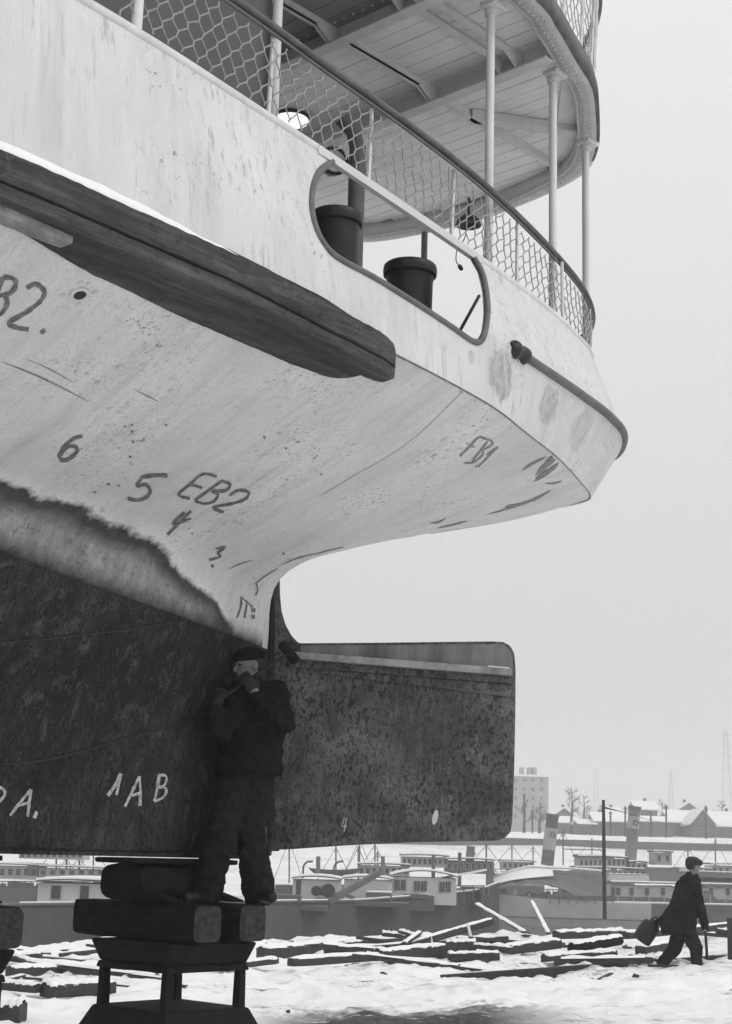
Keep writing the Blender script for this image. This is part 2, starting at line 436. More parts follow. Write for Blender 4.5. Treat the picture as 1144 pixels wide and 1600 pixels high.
def full_z(x, y):
    z = ground_z(x, y)
    if y < 50:
        k = 1 if (-14 < x < 16 and y > 8) else .5
        p = Vector((x*.55, y*.55, 0))
        z += k*(.10*noise.fractal(p, 1.0, 2.1, 4) + .06*noise.turbulence(Vector((x*3.2, y*4.2, 5)), 5, False))
        if 22.5 < y < 34: z += (0.15*max(-.15, noise.noise(Vector((x*.8, y*1.1, 9))))+.05*noise.noise(Vector((x*2.3, y*2.6, 3))))*min(1, (y-22.5)/2)
        if 12 < y < 36:
            for i in (-1, 0, 1):
                for j in (-1, 0, 1):
                    for q in CELL.get((int(x//1)+i, int(y//1)+j), ()):
                        d2 = ((x-q[0])**2+(y-q[1])**2)/(q[2]*q[2])
                        if d2 < 9: z += q[3]*(-math.exp(-d2)+.35*math.exp(-(d2**.5-1.6)**2*4))
    elif y > 205: z += 1.1*noise.fractal(Vector((x*.012, y*.02, 2)), 1, 2, 4)
    return z
rows = [[(x, y, full_z(x, y)) for x in gx] for y in gy]
g = MB().grid(rows).build('snowy_ground', M['snow'], None, 'all'); tag(g, 'trodden snow covering the slipway ground, bank and far shore', None, None, 'structure')
wt = MB().grid([[(-900, 34, -4.5), (900, 34, -4.5)], [(-900, 236, -4.5), (900, 236, -4.5)]]).build('water', M['water']); tag(wt, 'dark harbour water behind the bank', None, None, 'structure')

# ================================================================== THE SHIP
ship = thing('river_ship', W(0, 0, 0), 'white-hulled river steamer hauled out on keel blocks, seen from under its stern', 'ship')
ZK, ZP, ZT, ZU = 4.30, 4.715, 5.38, 7.30
Kc = [(-7.5, 2.9), (-4, 2.86), (-2.6, 2.83), (-1.76, 2.77), (-.76, 2.61), (-.12, 2.42), (.52, 2.22), (1.12, 1.98), (1.52, 1.80), (1.69, 1.62), (1.745, 1.15), (1.77, .55), (1.78, 0)]
Pc = [(-7.5, 2.88), (-4, 2.83), (-2.6, 2.78), (-1.7, 2.71), (-.8, 2.63), (.07, 2.475), (.6, 2.365), (1.09, 2.245), (1.57, 2.055), (2.03, 1.68), (2.25, 1.2), (2.34, .6), (2.36, 0)]
Tc = [(-7.5, 2.86), (-4.25, 2.78), (-2.62, 2.61), (-1.7, 2.48), (-.8, 2.34), (-.05, 2.21), (.65, 2.07), (1.15, 1.93), (1.58, 1.77), (1.92, 1.48), (2.1, 1.0), (2.16, .5), (2.18, 0)]
Rc = [(-7.5, 2.92), (-4.5, 2.82), (-2.94, 2.68), (-2.24, 2.59), (-1.36, 2.48), (-.42, 2.32), (.70, 2.035), (1.56, 1.745), (2.14, 1.42), (2.42, 1.1), (2.55, .5), (2.58, 0)]
Uc = [(-7.5, 2.65), (-4, 2.62), (-1.5, 2.56), (-.08, 2.45), (.33, 2.35), (.78, 2.2), (1.17, 2.07), (1.51, 1.88), (2.03, 1.53), (2.35, 1.18), (2.5, .7), (2.57, .2), (2.58, 0)]
def full(c):      # near side round the stern to the far side
    h = [(p.x, p.y) for p in crv([(a, b, 0) for a, b in c], 8)]
    return h + [(a, -b) for a, b in reversed(h[:-1])]
K, P_, T, RL, UD = full(Kc), full(Pc), full(Tc), full(Rc), full(Uc)
def side_pt(i, z):
    a, b, c = K[i], P_[i], T[i]
    def q(k):   # straight plates from knuckle to fender pipe and from pipe to bulwark top
        if z <= ZP: t = (z-ZK)/(ZP-ZK); return a[k]+(b[k]-a[k])*t
        t = (z-ZP)/(ZT-ZP); return b[k]+(c[k]-b[k])*t
    return W(q(0), q(1), z)
zl = [ZK+(ZP-ZK)*i/5 for i in range(5)]+[ZP+(ZT-ZP)*i/9 for i in range(10)]
sidemb = MB().grid([[side_pt(i, z) for i in range(len(K))] for z in zl])
def bvh_of(mb): return BVHTree.FromPolygons([Vector(v) for v in mb.v], mb.f)
side_bvh = bvh_of(sidemb)
def hit(px, py, bvh, lift=0.0):
    d = ray(px, py).normalized(); h = bvh.ray_cast(CP, d)
    if h[0] is None: return None
    n = h[1] if h[1].dot(d) < 0 else -h[1]
    return h[0]+n*lift
# stains on the stern plating, found on the real surface
for x, y, r, k in ((780, 585, .15, .75), (853, 632, .13, .6), (903, 672, .15, .42), (770, 640, .07, .6), (733, 560, .05, .6)):
    STAINS.append((hit(x, y, side_bvh), r, k))
M['side'] = mat_sidepaint(); M['under'] = mat_under()
so_ = sidemb.build('side_plating', M['side'], ship, 'all')
sm = so_.modifiers.new('thick', 'SOLIDIFY'); sm.thickness = .03; sm.offset = 0
OPEN = [(516, 254), (497, 268), (487, 288), (483, 314), (485, 340), (494, 368), (510, 392), (533, 409), (580, 434), (640, 471), (700, 510), (730, 531), (745, 535), (754, 522), (759, 490), (757, 456), (750, 426), (738, 404), (741, 392)]
oc = [hit(x, y, side_bvh) for x, y in OPEN]
oc = [p for p in oc if p]
top_a, top_b = oc[0]+Vector((0, 0, .2)), oc[-1]+Vector((0, 0, .3))
cut_poly = [top_a]+oc+[top_b]
nrm = (N + A*.12).normalized()
cutter = MB().prism([p-nrm*.3 for p in cut_poly], nrm*.6).build('cutter', None)
bo = so_.modifiers.new('cut', 'BOOLEAN'); bo.operation = 'DIFFERENCE'; bo.object = cutter; bo.solver = 'EXACT'
bake(so_); bpy.data.objects.remove(cutter)
so_.data.polygons.foreach_set('use_smooth', [True]*len(so_.data.polygons)); so_.data.set_sharp_from_angle(angle=R_(22))
# rim round the mooring opening
rim_path = [p+nrm*.012 for p in crv(oc, 4)]
rim = MB().tube(rim_path, .021, 8).build('mooring_opening_rim', M['grey'], ship, 'all'); rim['label'] = 'dark rounded iron rim of the mooring opening'
# capping along the bulwark top, broken at the opening by a flat bar that bridges it
capmb = MB().tube([W(T[i][0], T[i][1], ZT+.008) for i in range(len(T))], .030, 8).build('bulwark_cap', M['cream'], ship, 'all')
br0, br1 = hit(508, 251, side_bvh) or oc[0], oc[-1]
i0 = min(range(len(T)//2), key=lambda i: (W(T[i][0], T[i][1], ZT)-oc[0]).length); i1 = min(range(len(T)//2), key=lambda i: (W(T[i][0], T[i][1], ZT)-oc[-1]).length)
mbb = MB()
for i in range(i0-1, i1+1): mbb.bar(W(T[i][0], T[i][1]+.018, ZT-.006), W(T[i+1][0], T[i+1][1]+.018, ZT-.006), .03, .046)
mbb.build('opening_bridge_bar', M['white'], ship)
# knuckle lip
MB().tube([W(K[i][0], K[i][1]+(.004 if K[i][1] > 0 else -.004), ZK-.001) for i in range(len(K))], .0055, 6).build('knuckle_seam', M['seam'], ship, 'all')
# half-round fender pipe at the stern, with its end fitting
jj = [i for i in range(len(P_)) if P_[i][0] > -.37]
pp = [side_pt(i, ZP)+((side_pt(i, ZP)-W(.2, 0, ZP)).normalized()*.012) for i in jj]
pipe = MB().tube(pp, .031, 10).build('stern_fender_pipe', M['grey'], ship, 'all'); pipe['label'] = 'dark half-round fender pipe round the stern'
e0, e1 = pp[0], pp[1]; d0 = (e0-e1).normalized()
MB().lathe(e0-d0*.04, [(.045, 0), (.056, .02), (.056, .06), (.043, .08), (.04, .12), (.055, .13), (.058, .17), (.03, .20)], 14, d0).build('end_fitting', M['black'], pipe, True)

# ---- underside of the counter
def vk(u):
    h = K[:len(K)//2+1]
    return float(np.interp(u, [p[0] for p in h], [p[1] for p in h]))
CV = [(-7.5, 1.9), (-4, 1.12), (-3, .85), (-2.16, .62), (-1.13, .39), (-.4, .21), (-.1, .11), (0, .07)]
CZ = [(-7.5, 3.40), (-4, 3.35), (-3, 3.3), (-2.16, 3.24), (-1.13, 3.17), (-.4, 3.12), (0, 3.10)]
SV = [(-7.5, 2.15), (-4, 1.42), (-3, 1.12), (-2.16, .84), (-1.13, .55), (-.4, .34), (0, .17)]
SZ = [(-7.5, 3.66), (-4, 3.63), (-3, 3.61), (-2.16, 3.62), (-1.13, 3.55), (-.4, 3.50), (0, 3.60)]
LZ = [(0, 3.62), (.18, 3.72), (.58, 3.88), (1.0, 4.02), (1.46, 4.165), (1.78, 4.255)]
BZ = [(-7.5, 3.62), (-3, 3.585), (-2.2, 3.60), (-1.6, 3.55), (-1.1, 3.42), (-.75, 3.30), (-.45, 3.14), (-.25, 3.02), (0, 2.9), (.05, 2.5), (3, 2.5)]
def section(u):
    k = Vector((vk(u), ZK))
    if u <= 0:
        c = Vector((interp(u, CV), interp(u, CZ))); s = Vector((interp(u, SV), interp(u, SZ)))
    else:
        t = min(1, u/.08)
        c = Vector((.0, interp(u, LZ))); s = Vector((min(.17+.2*u, k.x*.5), c.y+(ZK-c.y)*.12))
        c.x = .05*(1-t)
    pts = [c, s, s.lerp(k, .35)-Vector((0, .025)), s.lerp(k, .7)-Vector((0, .02)), k]
    return [(p.x, p.y) for p in crv([(a, b, 0) for a, b in [(q.x, q.y) for q in pts]], 6)]
us = axis([(-7.5, -3.5, 14), (-3.5, -.3, 36), (-.3, -.02, 8), (-.02, .1, 8), (.1, 1.55, 28), (1.55, 1.69, 8), (1.69, 1.778, 10)])
def half(sgn): return [[W(u, sgn*a, b) for a, b in section(u)] for u in us]
um = MB().grid(half(1)).grid([r[::-1] for r in half(-1)])
under_bvh = bvh_of(um)
uo = um.build('counter_bottom', M['under'], ship, 'all')
wl = uo.data.attributes.new('wl', 'FLOAT', 'POINT')
wl.data.foreach_set('value', [uvz(v.co)[2]-interp(uvz(v.co)[0], BZ) for v in uo.data.vertices])
cra = uo.data.attributes.new('cr', 'FLOAT', 'POINT')
cra.data.foreach_set('value', [(uvz(v.co)[2]-interp(uvz(v.co)[0], CZ)) if uvz(v.co)[0] < -.06 else 1.0 for v in uo.data.vertices])
# ---- skeg / deadwood down to the keel
def skeg(u):
    c = (interp(u, CV), interp(u, CZ)); kb = interp(u, [(-7.5, .16), (-1, .13), (0, .07)])
    out = []
    for i in range(9):
        t = i/8; out.append((kb+(c[0]+.004-kb)*(t**1.7), 1.68+(c[1]-1.68)*t))
    return [(0, 1.665), (kb-.02, 1.665)]+out
skm = MB()
su = axis([(-7.5, -3, 18), (-3, 0, 40)])
rows = []
for u in su:
    s = skeg(u); rows.append([W(u, -a, b) for a, b in s[::-1]]+[W(u, a, b) for a, b in s[1:]])
skm.grid(rows)
lastrow = rows[-1]; skm.add(lastrow, [tuple(range(len(lastrow)))])
skeg_bvh = bvh_of(skm)
sko = skm.build('skeg', M['rust'], ship, 'all'); sko['label'] = 'dark pitted skeg below the boot line'
MB().tube([W(.0, 0, 1.70), W(0, 0, 3.1), W(.01, 0, 3.5), W(.04, 0, 3.64)], [.055, .055, .05, .045], 10).build('sternpost', M['rust'], ship, 'all')
MB().box(W(.03, 0, 1.76), (.10, .07, .10), (A, N, Vector((0, 0, 1)))).build('sternpost_heel', M['rudder'], ship, bevel=.01)
kbar = MB()
kbar.bar(W(-7.5, 0, 1.652), W(0, 0, 1.652), .20, .035); kbar.build('keel_plate', M['rust'], ship)
# welded seams on the skeg: raised ragged beads
def decal(name, strokes, m, bvh, parent, lift=.004, dens=4, taper=False):
    "brush strokes on the real plating: each stroke (points, width in photo pixels)"
    mb = MB()
    for pts, wd in strokes:
        P = [(p.x, p.y) for p in crv([(a, b, 0) for a, b in pts], dens)] if len(pts) > 2 else [tuple(Vector(pts[0]).lerp(Vector(pts[1]), t/5)) for t in range(6)]
        L_, R2 = [], []; ww = wd
        for i, (x, y) in enumerate(P):
            a = P[max(i-1, 0)]; b = P[min(i+1, len(P)-1)]; d = Vector((b[0]-a[0], b[1]-a[1]))
            if d.length < 1e-6: d = Vector((1, 0))
            d.normalize(); n_ = Vector((-d.y, d.x)); q = ww*(.5+random.uniform(-.13, .13))*((.06+.94*math.sin(math.pi*i/(len(P)-1))**.7) if taper else 1)
            l = hit(x+n_.x*q, y+n_.y*q, bvh, lift); r = hit(x-n_.x*q, y-n_.y*q, bvh, lift)
            if l and r: L_.append(l); R2.append(r)
        if len(L_) > 1: mb.grid([L_, R2])
    return mb.build(name, m, parent) if mb.f else None
def tr(strokes, s, ox, oy): return [([(x/s+ox, y/s+oy) for x, y in p], wd) for p, wd in strokes]
z6 = lambda st: tr(st, 2.043, 0, 600)
z4 = lambda st: tr(st, 1.7875, 0, 220)
zf = lambda st: tr(st, 3.575, 680, 600)
z7 = lambda st: tr(st, 2.383, 0, 900)
z8 = lambda st: tr(st, 2.383, 380, 860)
def mark(nm, lab, strokes, m=None, bvh=None, parent=None):
    o = decal(nm, strokes, m or M['ink'], bvh or under_bvh, parent or uo, .004, 4, nm == 'scrape_marks')
    if o:
        o['label'] = lab
        if nm == 'scrape_marks': o['kind'] = 'stuff'
mark('painted_number', 'painted draught number 6', z6([([(263, 165), (238, 172), (208, 195), (191, 222), (195, 240), (215, 240), (240, 222), (247, 205), (230, 196), (207, 206), (194, 225)], 6)]))
mark('painted_number', 'blurred painted draught number 5', z6([([(535, 291), (500, 290), (455, 295)], 6), ([(455, 295), (437, 325), (465, 320), (480, 338), (470, 358), (440, 370), (408, 364)], 5)]))
mark('painted_mark', 'painted letters EB2', z6([([(692, 294), (648, 286), (608, 318), (571, 352), (606, 365)], 4.5), ([(606, 318), (645, 330)], 4.5), ([(708, 308), (664, 340), (622, 370)], 4.5), ([(708, 308), (734, 318), (722, 338), (676, 342)], 4.5), ([(676, 342), (696, 352), (682, 374), (650, 381), (622, 370)], 4.5), ([(733, 354), (763, 338), (795, 345), (780, 368), (735, 382), (680, 393), (714, 408)], 4.5)]))
mark('painted_number', 'painted draught number 4', z6([([(610, 404), (572, 442), (535, 480)], 4.5), ([(590, 408), (552, 446), (610, 428)], 4)]))
mark('painted_number', 'small painted draught number 3', z6([([(688, 524), (718, 520), (696, 538), (704, 550), (668, 560)], 3.5), ([(674, 580), (682, 580)], 5)]))
mark('painted_mark', 'painted letters B2 at the left edge', z4([([(8, 380), (-10, 430), (-32, 492)], 7), ([(8, 380), (34, 382), (44, 400), (28, 424), (-8, 432)], 7), ([(12, 428), (20, 452), (2, 482), (-32, 492)], 7), ([(74, 410), (100, 399), (124, 420), (112, 448), (70, 480), (24, 508), (52, 522), (80, 526)], 7), ([(114, 536), (126, 526)], 6)]))
mark('painted_mark', 'painted letters FB1 under the stern', zf([([(284, 304), (243, 297), (190, 350), (138, 402)], 2.8), ([(188, 347), (222, 348)], 2.8), ([(292, 320), (250, 375), (207, 425)], 2.8), ([(262, 300), (316, 318), (310, 345), (258, 368)], 2.8), ([(258, 368), (268, 388), (235, 422), (196, 440), (162, 436)], 2.8), ([(286, 396), (350, 350)], 2.5), ([(350, 350), (296, 405), (240, 460)], 2.5), ([(222, 458), (234, 458)], 2.8)]), M['ink2'])
mark('painted_mark', 'dark brush marks beside the sternpost', z6([([(770, 680), (768, 710), (756, 746)], 3), ([(788, 700), (784, 722), (780, 746)], 3), ([(768, 678), (786, 694), (806, 712)], 2.5), ([(802, 722), (814, 722)], 6), ([(802, 744), (812, 742)], 6), ([(818, 636), (822, 655), (815, 676)], 2)]))
mark('scrape_marks', 'dark scraped marks under the stern corner', zf([([(485, 482), (540, 445), (622, 404)], 4), ([(690, 384), (630, 440), (560, 510)], 9), ([(690, 440), (640, 480), (555, 530)], 7), ([(660, 478), (620, 505), (545, 548)], 3), ([(710, 540), (660, 555), (610, 552)], 2.5), ([(650, 590), (560, 640), (470, 672), (385, 694)], 4), ([(470, 672), (420, 682), (390, 690)], 7), ([(540, 652), (430, 690), (280, 730)], 2), ([(185, 762), (100, 785), (12, 803)], 3), ([(60, 748), (20, 770), (-30, 776)], 3)]), M['scratch'])
mark('scrape_marks', 'thin dark scratches on the hull bottom', [([(0, 563), (70, 592), (143, 629)], 2.4), ([(210, 608), (230, 618), (250, 628)], 1.6), ([(40, 560), (75, 575), (120, 600)], 1.3)]+z6([([(900, 575), (950, 555), (1010, 540)], 2), ([(730, 590), (770, 572), (810, 562)], 1.8), ([(810, 640), (850, 610), (890, 585)], 1.8), ([(1000, 545), (1050, 530), (1100, 520)], 1.6)]+[([(x-4, y+2), (x, y), (x+5, y-2)], w1) for x, y, w1 in ((905, 540, 5), (844, 169, 5), (913, 204, 3), (1025, 287, 3), (421, 129, 3.5), (421, 150, 4.5), (425, 183, 4.5), (458, 177, 3), (530, 130, 3), (415, 231, 3.5), (346, 319, 4), (380, 323, 3.5), (303, 344, 3.5), (398, 134, 2.5))]), M['scratch'])
mark('scrape_marks', 'small rust chips on the side plating', [([(x-3, y-3), (x, y), (x+3, y+4)], w1) for x, y, w1 in ((199, 88, 5), (146, 121, 4), (793, 536, 6), (464, 327, 5), (735, 563, 5), (165, 283, 3.5), (190, 290, 3), (137, 272, 3), (640, 538, 3), (662, 546, 3.5), (770, 612, 5), (784, 604, 7), (900, 512, 3))]+[([(160, 276), (163, 290), (166, 303)], 3), ([(296, 330), (295, 350), (298, 372)], 3), ([(640, 536), (652, 543), (664, 548)], 2.5), ([(40, 100), (46, 118), (52, 135)], 2.5), ([(66, 108), (76, 130), (82, 152)], 2.5), ([(640, 470), (655, 478), (668, 486)], 2)], M['scratch'], side_bvh, so_)
decal('rain_streak', [([(318, 160), (306, 240), (297, 330), (293, 380)], 7), ([(330, 165), (320, 240), (312, 330)], 4), ([(172, 40), (166, 120), (162, 230)], 5), ([(540, 440), (539, 470), (537, 500)], 5), ([(600, 470), (599, 500), (596, 530)], 6), ([(690, 515), (689, 550), (686, 590)], 6), ([(716, 530), (714, 560), (712, 600)], 4), ([(570, 450), (570, 470), (569, 498)], 4)], M['streak'], side_bvh, so_, .002, 6, True)
# plate seams across the counter
decal('plate_seam', [([(735, 600), (640, 690), (545, 748), (500, 775)], 1.3)], M['faint'], under_bvh, uo, .002, 8)
for p, wd in z7([([(0, 246), (130, 236), (260, 222), (380, 210), (520, 192), (640, 175), (750, 145)], 3), ([(0, 700), (130, 690), (260, 664), (390, 628), (520, 592), (640, 560), (760, 515)], 4.2)]):
    pts = [hit(a.x, a.y, skeg_bvh, .002) for a in crv([(x, y, 0) for x, y in p], 14)]
    pts = [q for q in pts if q]
    MB().tube(pts, [.009*random.uniform(.6, 1.3)*wd/3.5 for q in pts], 6).build('weld_bead', M['black'], sko, 'all')
mark('painted_mark', 'white painted letters 1AB', z7([([(400, 818), (424, 784), (450, 735)], 5), ([(450, 735), (438, 790), (432, 815)], 3.5), ([(464, 858), (490, 805), (517, 745)], 4.5), ([(517, 745), (522, 800), (520, 856)], 4.5), ([(486, 818), (522, 808)], 4), ([(592, 738), (584, 790), (574, 838)], 4.5), ([(590, 740), (616, 744), (618, 764), (608, 780), (584, 788)], 4), ([(584, 788), (610, 786), (618, 802), (606, 824), (574, 840)], 4)]), M['chalk'], skeg_bvh, sko)
mark('painted_mark', 'white painted letters PA at the left edge', z7([([(-6, 786), (12, 794), (16, 815), (-6, 842)], 4.5), ([(36, 892), (74, 842), (114, 795)], 4.5), ([(114, 795), (108, 845), (102, 896)], 4.5), ([(66, 856), (108, 842)], 4), ([(136, 876), (126, 902)], 5)]), M['chalk'], skeg_bvh, sko)

# scupper hole with bolted flange
hp = hit(124, 458, under_bvh); hn = None
_, hn, _, _ = under_bvh.ray_cast(CP, ray(124, 458).normalized()); hn = hn if hn.dot(CP-hp) > 0 else -hn
sc_o = MB().lathe(hp-hn*.01, [(.045, 0), (.045, .022), (.03, .024), (.028, -.02)], 18, hn).build('discharge_pipe', M['cream'], ship, True)
MB().lathe(hp+hn*.004, [(.026, 0), (.026, .012)], 14, hn).build('pipe_bore', M['black'], sc_o)
t1 = hn.orthogonal().normalized(); t2 = hn.cross(t1)
for k in range(4):
    a = k*math.pi/2+.5; MB().lathe(hp+(t1*math.cos(a)+t2*math.sin(a))*.075, [(.014, -.005), (.014, .008), (.008, .014)], 8, hn).build('bolt', M['cream'], sc_o, True)

# ---- guard timber (rubbing strake) along the near and far side, ending before the stern
GC = [(-7.5, 4.335), (-4.2, 4.325), (-3.1, 4.30), (-2.5, 4.255), (-1.8, 4.215), (-1.6, 4.21)]
def guard(sgn):
    prof = [(-.02, .10), (.085, .098), (.10, .088), (.104, .07), (.104, -.028), (.098, -.036), (.074, -.038), (.074, -.05), (.096, -.052), (.099, -.06), (.096, -.105), (.084, -.118), (-.02, -.125)]
    mb = MB(); rows = []
    uu = axis([(-7.5, -4.5, 30), (-4.5, -2.08, 130), (-2.08, -1.79, 22)])
    for u in uu:
        b = vk(u); t = max(0, (u+2.08)/.29); k = max(0.0, 1-t**2.4)**.5; k = max(k, .02); zc = interp(u, GC)
        w1 = .004*noise.noise(Vector((u*3, 0, 1)))+.006*noise.noise(Vector((u*14, 4, 1))); row = []
        for q, (o, z) in enumerate(prof):
            jit = .003*noise.noise(Vector((u*18, q*3.1, 2)))
            row.append(W(u, sgn*(b-.03+(o+.05)*k+(w1+jit if o > .05 else 0)), zc+(z+jit)*(.22+.78*k)))
        rows.append(row)
    mb.grid(rows); mb.add(rows[-1], [tuple(range(len(prof)))])
    o = mb.build('guard_timber', M['guard'], ship, True); o['label'] = 'dark tarred rubbing timber along the hull side'
    mb = MB(); rows = []
    for u in uu:
        sct = section(u); t = max(0, (u+2.08)/.29); k = max(0.0, 1-t**2.4)**.5
        wdt = (interp(u, [(-7.5, .14), (-4.3, .15), (-3.7, .25), (-3.1, .31), (-2.3, .36)])+.012*noise.noise(Vector((u*2.2, 5, 1)))+.003*noise.noise(Vector((u*17, 5, 1))))*(.3+.7*k)
        kk = Vector(sct[-1]); row = []
        for off in (0, .5, 1):
            v = kk.x+.05*k-wdt*off
            z = float(np.interp(v, [p[0] for p in sct[6:]], [p[1] for p in sct[6:]]))
            row.append(W(u, sgn*v, z-.05*(1-off)*(.3+.7*k)-.012))
        rows.append(row)
    mb.grid(rows); mb.build('guard_underboard', M['guard'], o, 'all')
    if sgn > 0:
        q0, q1 = W(*atv(-60, 304, 2.90)), W(*atv(104, 372, 2.87))
        rough_block((q0+q1)/2, ((q1-q0).length/2, .05, .038), ((q1-q0).normalized(), N, Z3), seed=2, nseg=20).build('worn_plank', M['oldplank'], o, True)
        bk = MB(); rows = []
        for u in axis([(-4.4, -1.86, 40)]):
            zc = interp(u, GC); b = vk(u); h1 = interp(u, [(-4.4, .105), (-3.4, .155), (-2.4, .175), (-1.95, .13), (-1.86, .09)])+.006*noise.noise(Vector((u*9, 1, 1)))
            def sv(z): return b+.004-.115*(z-ZK)
            rows.append([W(u, sv(zc+.07)+.03, zc+.07), W(u, sv(zc+h1)+.026, zc+h1), W(u, sv(zc+h1)-.01, zc+h1+.006)])
        bk.grid(rows).build('backing_board', M['guard'], o, True)
        sn = MB(); rows = []
        for u in axis([(-7.5, -2.35, 70)]):
            f = min(1, max(.02, (-2.35-u)/1.3)); h_ = .06*f*(1+.5*noise.noise(Vector((u*5, 2, 0))))+.002; zc = interp(u, GC); b = vk(u)
            rows.append([W(u, b+o_, zc+.098+z) for o_, z in ((-.02, 0), (.0, h_*.8), (.03, h_), (.04+.045*f, h_*.75), (.05+.062*f, .0), (.05+.058*f, -.016))])
        sn.grid(rows); sn.build('snow_line', M['cap'], o, 'all')
guard(1); guard(-1)

# ---- main deck
dk = MB(); dk.prism([W(T[i][0], T[i][1]*.985, 4.66) for i in range(len(T))], (0, 0, .04)); dk.build('main_deck', M['midgrey'], ship)

# ---- rail, stanchions, wire netting
def near_px(c, z, px):
    best = None
    for i in range(len(c)//2):
        for t in (0, .25, .5, .75):
            a = c[i][0]*(1-t)+c[i+1][0]*t; b = c[i][1]*(1-t)+c[i+1][1]*t
            q = W(a, b, z)-CP; x = 572+FPX*q.dot(CR)/q.dot(CF); 
            if best is None or abs(x-px) < best[0]: best = (abs(x-px), i+t)
    return best[1]
def on(c, s, z, off=0):
    i = min(int(s), len(c)-2); t = s-i
    return W(c[i][0]*(1-t)+c[i+1][0]*t, (c[i][1]*(1-t)+c[i+1][1]*t)+off, z)
ZR = 5.88
hr = MB(); rows = []
for i in range(len(RL)):
    a = Vector(RL[max(i-1, 0)]); b = Vector(RL[min(i+1, len(RL)-1)]); d = (b-a).normalized(); nn = Vector((-d.y, d.x))
    if nn.dot(Vector(RL[i])) < 0: nn = -nn
    rows.append([W(RL[i][0]+nn.x*o, RL[i][1]+nn.y*o, z) for o, z in ((-.02, ZR-.014), (.02, ZR-.014), (.025, ZR), (.018, ZR+.016), (-.018, ZR+.016), (-.025, ZR))])
hr.grid(rows, True); hro = hr.build('handrail', M['darkwood'], ship, 'all')
MB().tube([W(a, b, ZR-.036) for a, b in RL], .010, 6).build('under_rail_rod', M['grey'], hro, 'all')
def rail_at(s):   # match the rail point to a point of the bulwark outline by share of length
    return s/(len(T)-1)*(len(RL)-1)
def nearest_rail(p):
    best = min(range(len(RL)), key=lambda i: (W(RL[i][0], RL[i][1], ZT)-p).length); 
    return W(RL[best][0], RL[best][1], ZR)
RLW = [Vector(W(a, b, ZR)) for a, b in crv([(x, y, 0) for x, y in RL], 6) for a, b in [(0, 0)]] if False else None
RLd = [W(p.x, p.y, ZR) for p in crv([(x, y, 0) for x, y in RL], 6)]
def rail_near(p): 
    q = min(RLd, key=lambda r: (r.x-p.x)**2+(r.y-p.y)**2); return q
for px in (419, 576, 706, 808, 879, 921):
    s = near_px(T, ZT, px); p = on(T, s, ZT+.02); q = Vector((p.x, p.y, ZR)).lerp(rail_near(p), .25)
    MB().tube([p, q-Vector((0, 0, .03))], .0125, 8).build('stanchion', M['cream'], ship, True)
s = near_px(T, ZT, 208); p = on(T, s, ZT+.02)
MB().tube([p, p+Vector((0, 0, 1.6))], .028, 10).build('column', M['cream'], ship, True)
for s_ in (55, 66, 80):
    p = on(T, len(T)-1-s_, ZT+.02); MB().tube([p, rail_near(p)], .0125, 8).build('stanchion', M['cream'], ship, True)
def netting(lower, upper, s0, s1, cw, ch, r, rows_n, shear, name, parent, jit=.006):
    "hexagonal netting between two curves of points"
    def arc(c):
        L = [0]
        for a, b in zip(c, c[1:]): L.append(L[-1]+(b-a).length)
        return L
    La, Lb = arc(lower), arc(upper)
    def pt(L, c, x):
        i = int(np.searchsorted(L, x)); i = max(1, min(len(c)-1, i)); t = (x-L[i-1])/max(1e-6, L[i]-L[i-1]); return c[i-1].lerp(c[i], t)
    tot = La[-1]; nc = int(tot/cw)
    def node(col, row):   # zigzag row: integer col, height alternates
        h = row
        x = (col+shear*h/ch*.5)*cw*.5
        if x < 0 or x > tot: return None
        t = h/(rows_n*ch*1.0)
        if t < -.001 or t > 1.001: return None
        q = pt(La, lower, x).lerp(pt(Lb, upper, x/tot*Lb[-1]), t)
        rn = random.Random(int(col*7919+round(h*1e4)))
        return q+Vector((rn.uniform(-jit, jit), rn.uniform(-jit, jit), rn.uniform(-jit, jit)))
    mb = MB()
    amp = ch*.17
    def hgt(col, k): # row k zigzag, offset phase alternates
        return k*ch*.5*1.0 + (amp if (col+k) % 2 == 0 else -amp)
    nk = int(rows_n*2)
    for k in range(0, nk+1):
        for col in range(0, nc*2+1):
            a = node(col, hgt(col, k)); b = node(col+1, hgt(col+1, k))
            if a is not None and b is not None: mb.tube([a, b], r, 4, False)
            if (col+k) % 2 == 0:
                c = node(col, hgt(col, k+1))
                if a is not None and c is not None: mb.tube([a, c], r*1.25, 4, False)
    o = mb.build(name, M['net'], parent); o['kind'] = 'stuff'; return o
lowc = [W(p.x, p.y, ZT+.03) for p in crv([(x, y, 0) for x, y in T], 2)]
def match(c):
    out = []
    for p in c: out.append(rail_near(p)-Vector((0, 0, .045)))
    return out
sl0 = near_px(T, ZT, 205)
i_start = int(sl0*2); i_end = len(lowc)-int(len(lowc)*.30)
lc = lowc[i_start:i_end]; uc = match(lc)
netting(lc, uc, 0, 1, .105, .082*2, .0043, 3, .5, 'wire_netting', ship)

# ---- added deckhouse, put in to keep forward light off the deckhead
shading_house = MB().box(W(-4.75, 0, 6.05), (2.65, 2.05, 1.37), (A, N, Vector((0, 0, 1)))).build('deckhouse', M['housewall'], ship)
MB().box(W(-2.085, .6, 5.65), (.012, .38, .95), (A, N, Vector((0, 0, 1)))).build('shading_house_door', M['darkwood'], shading_house)
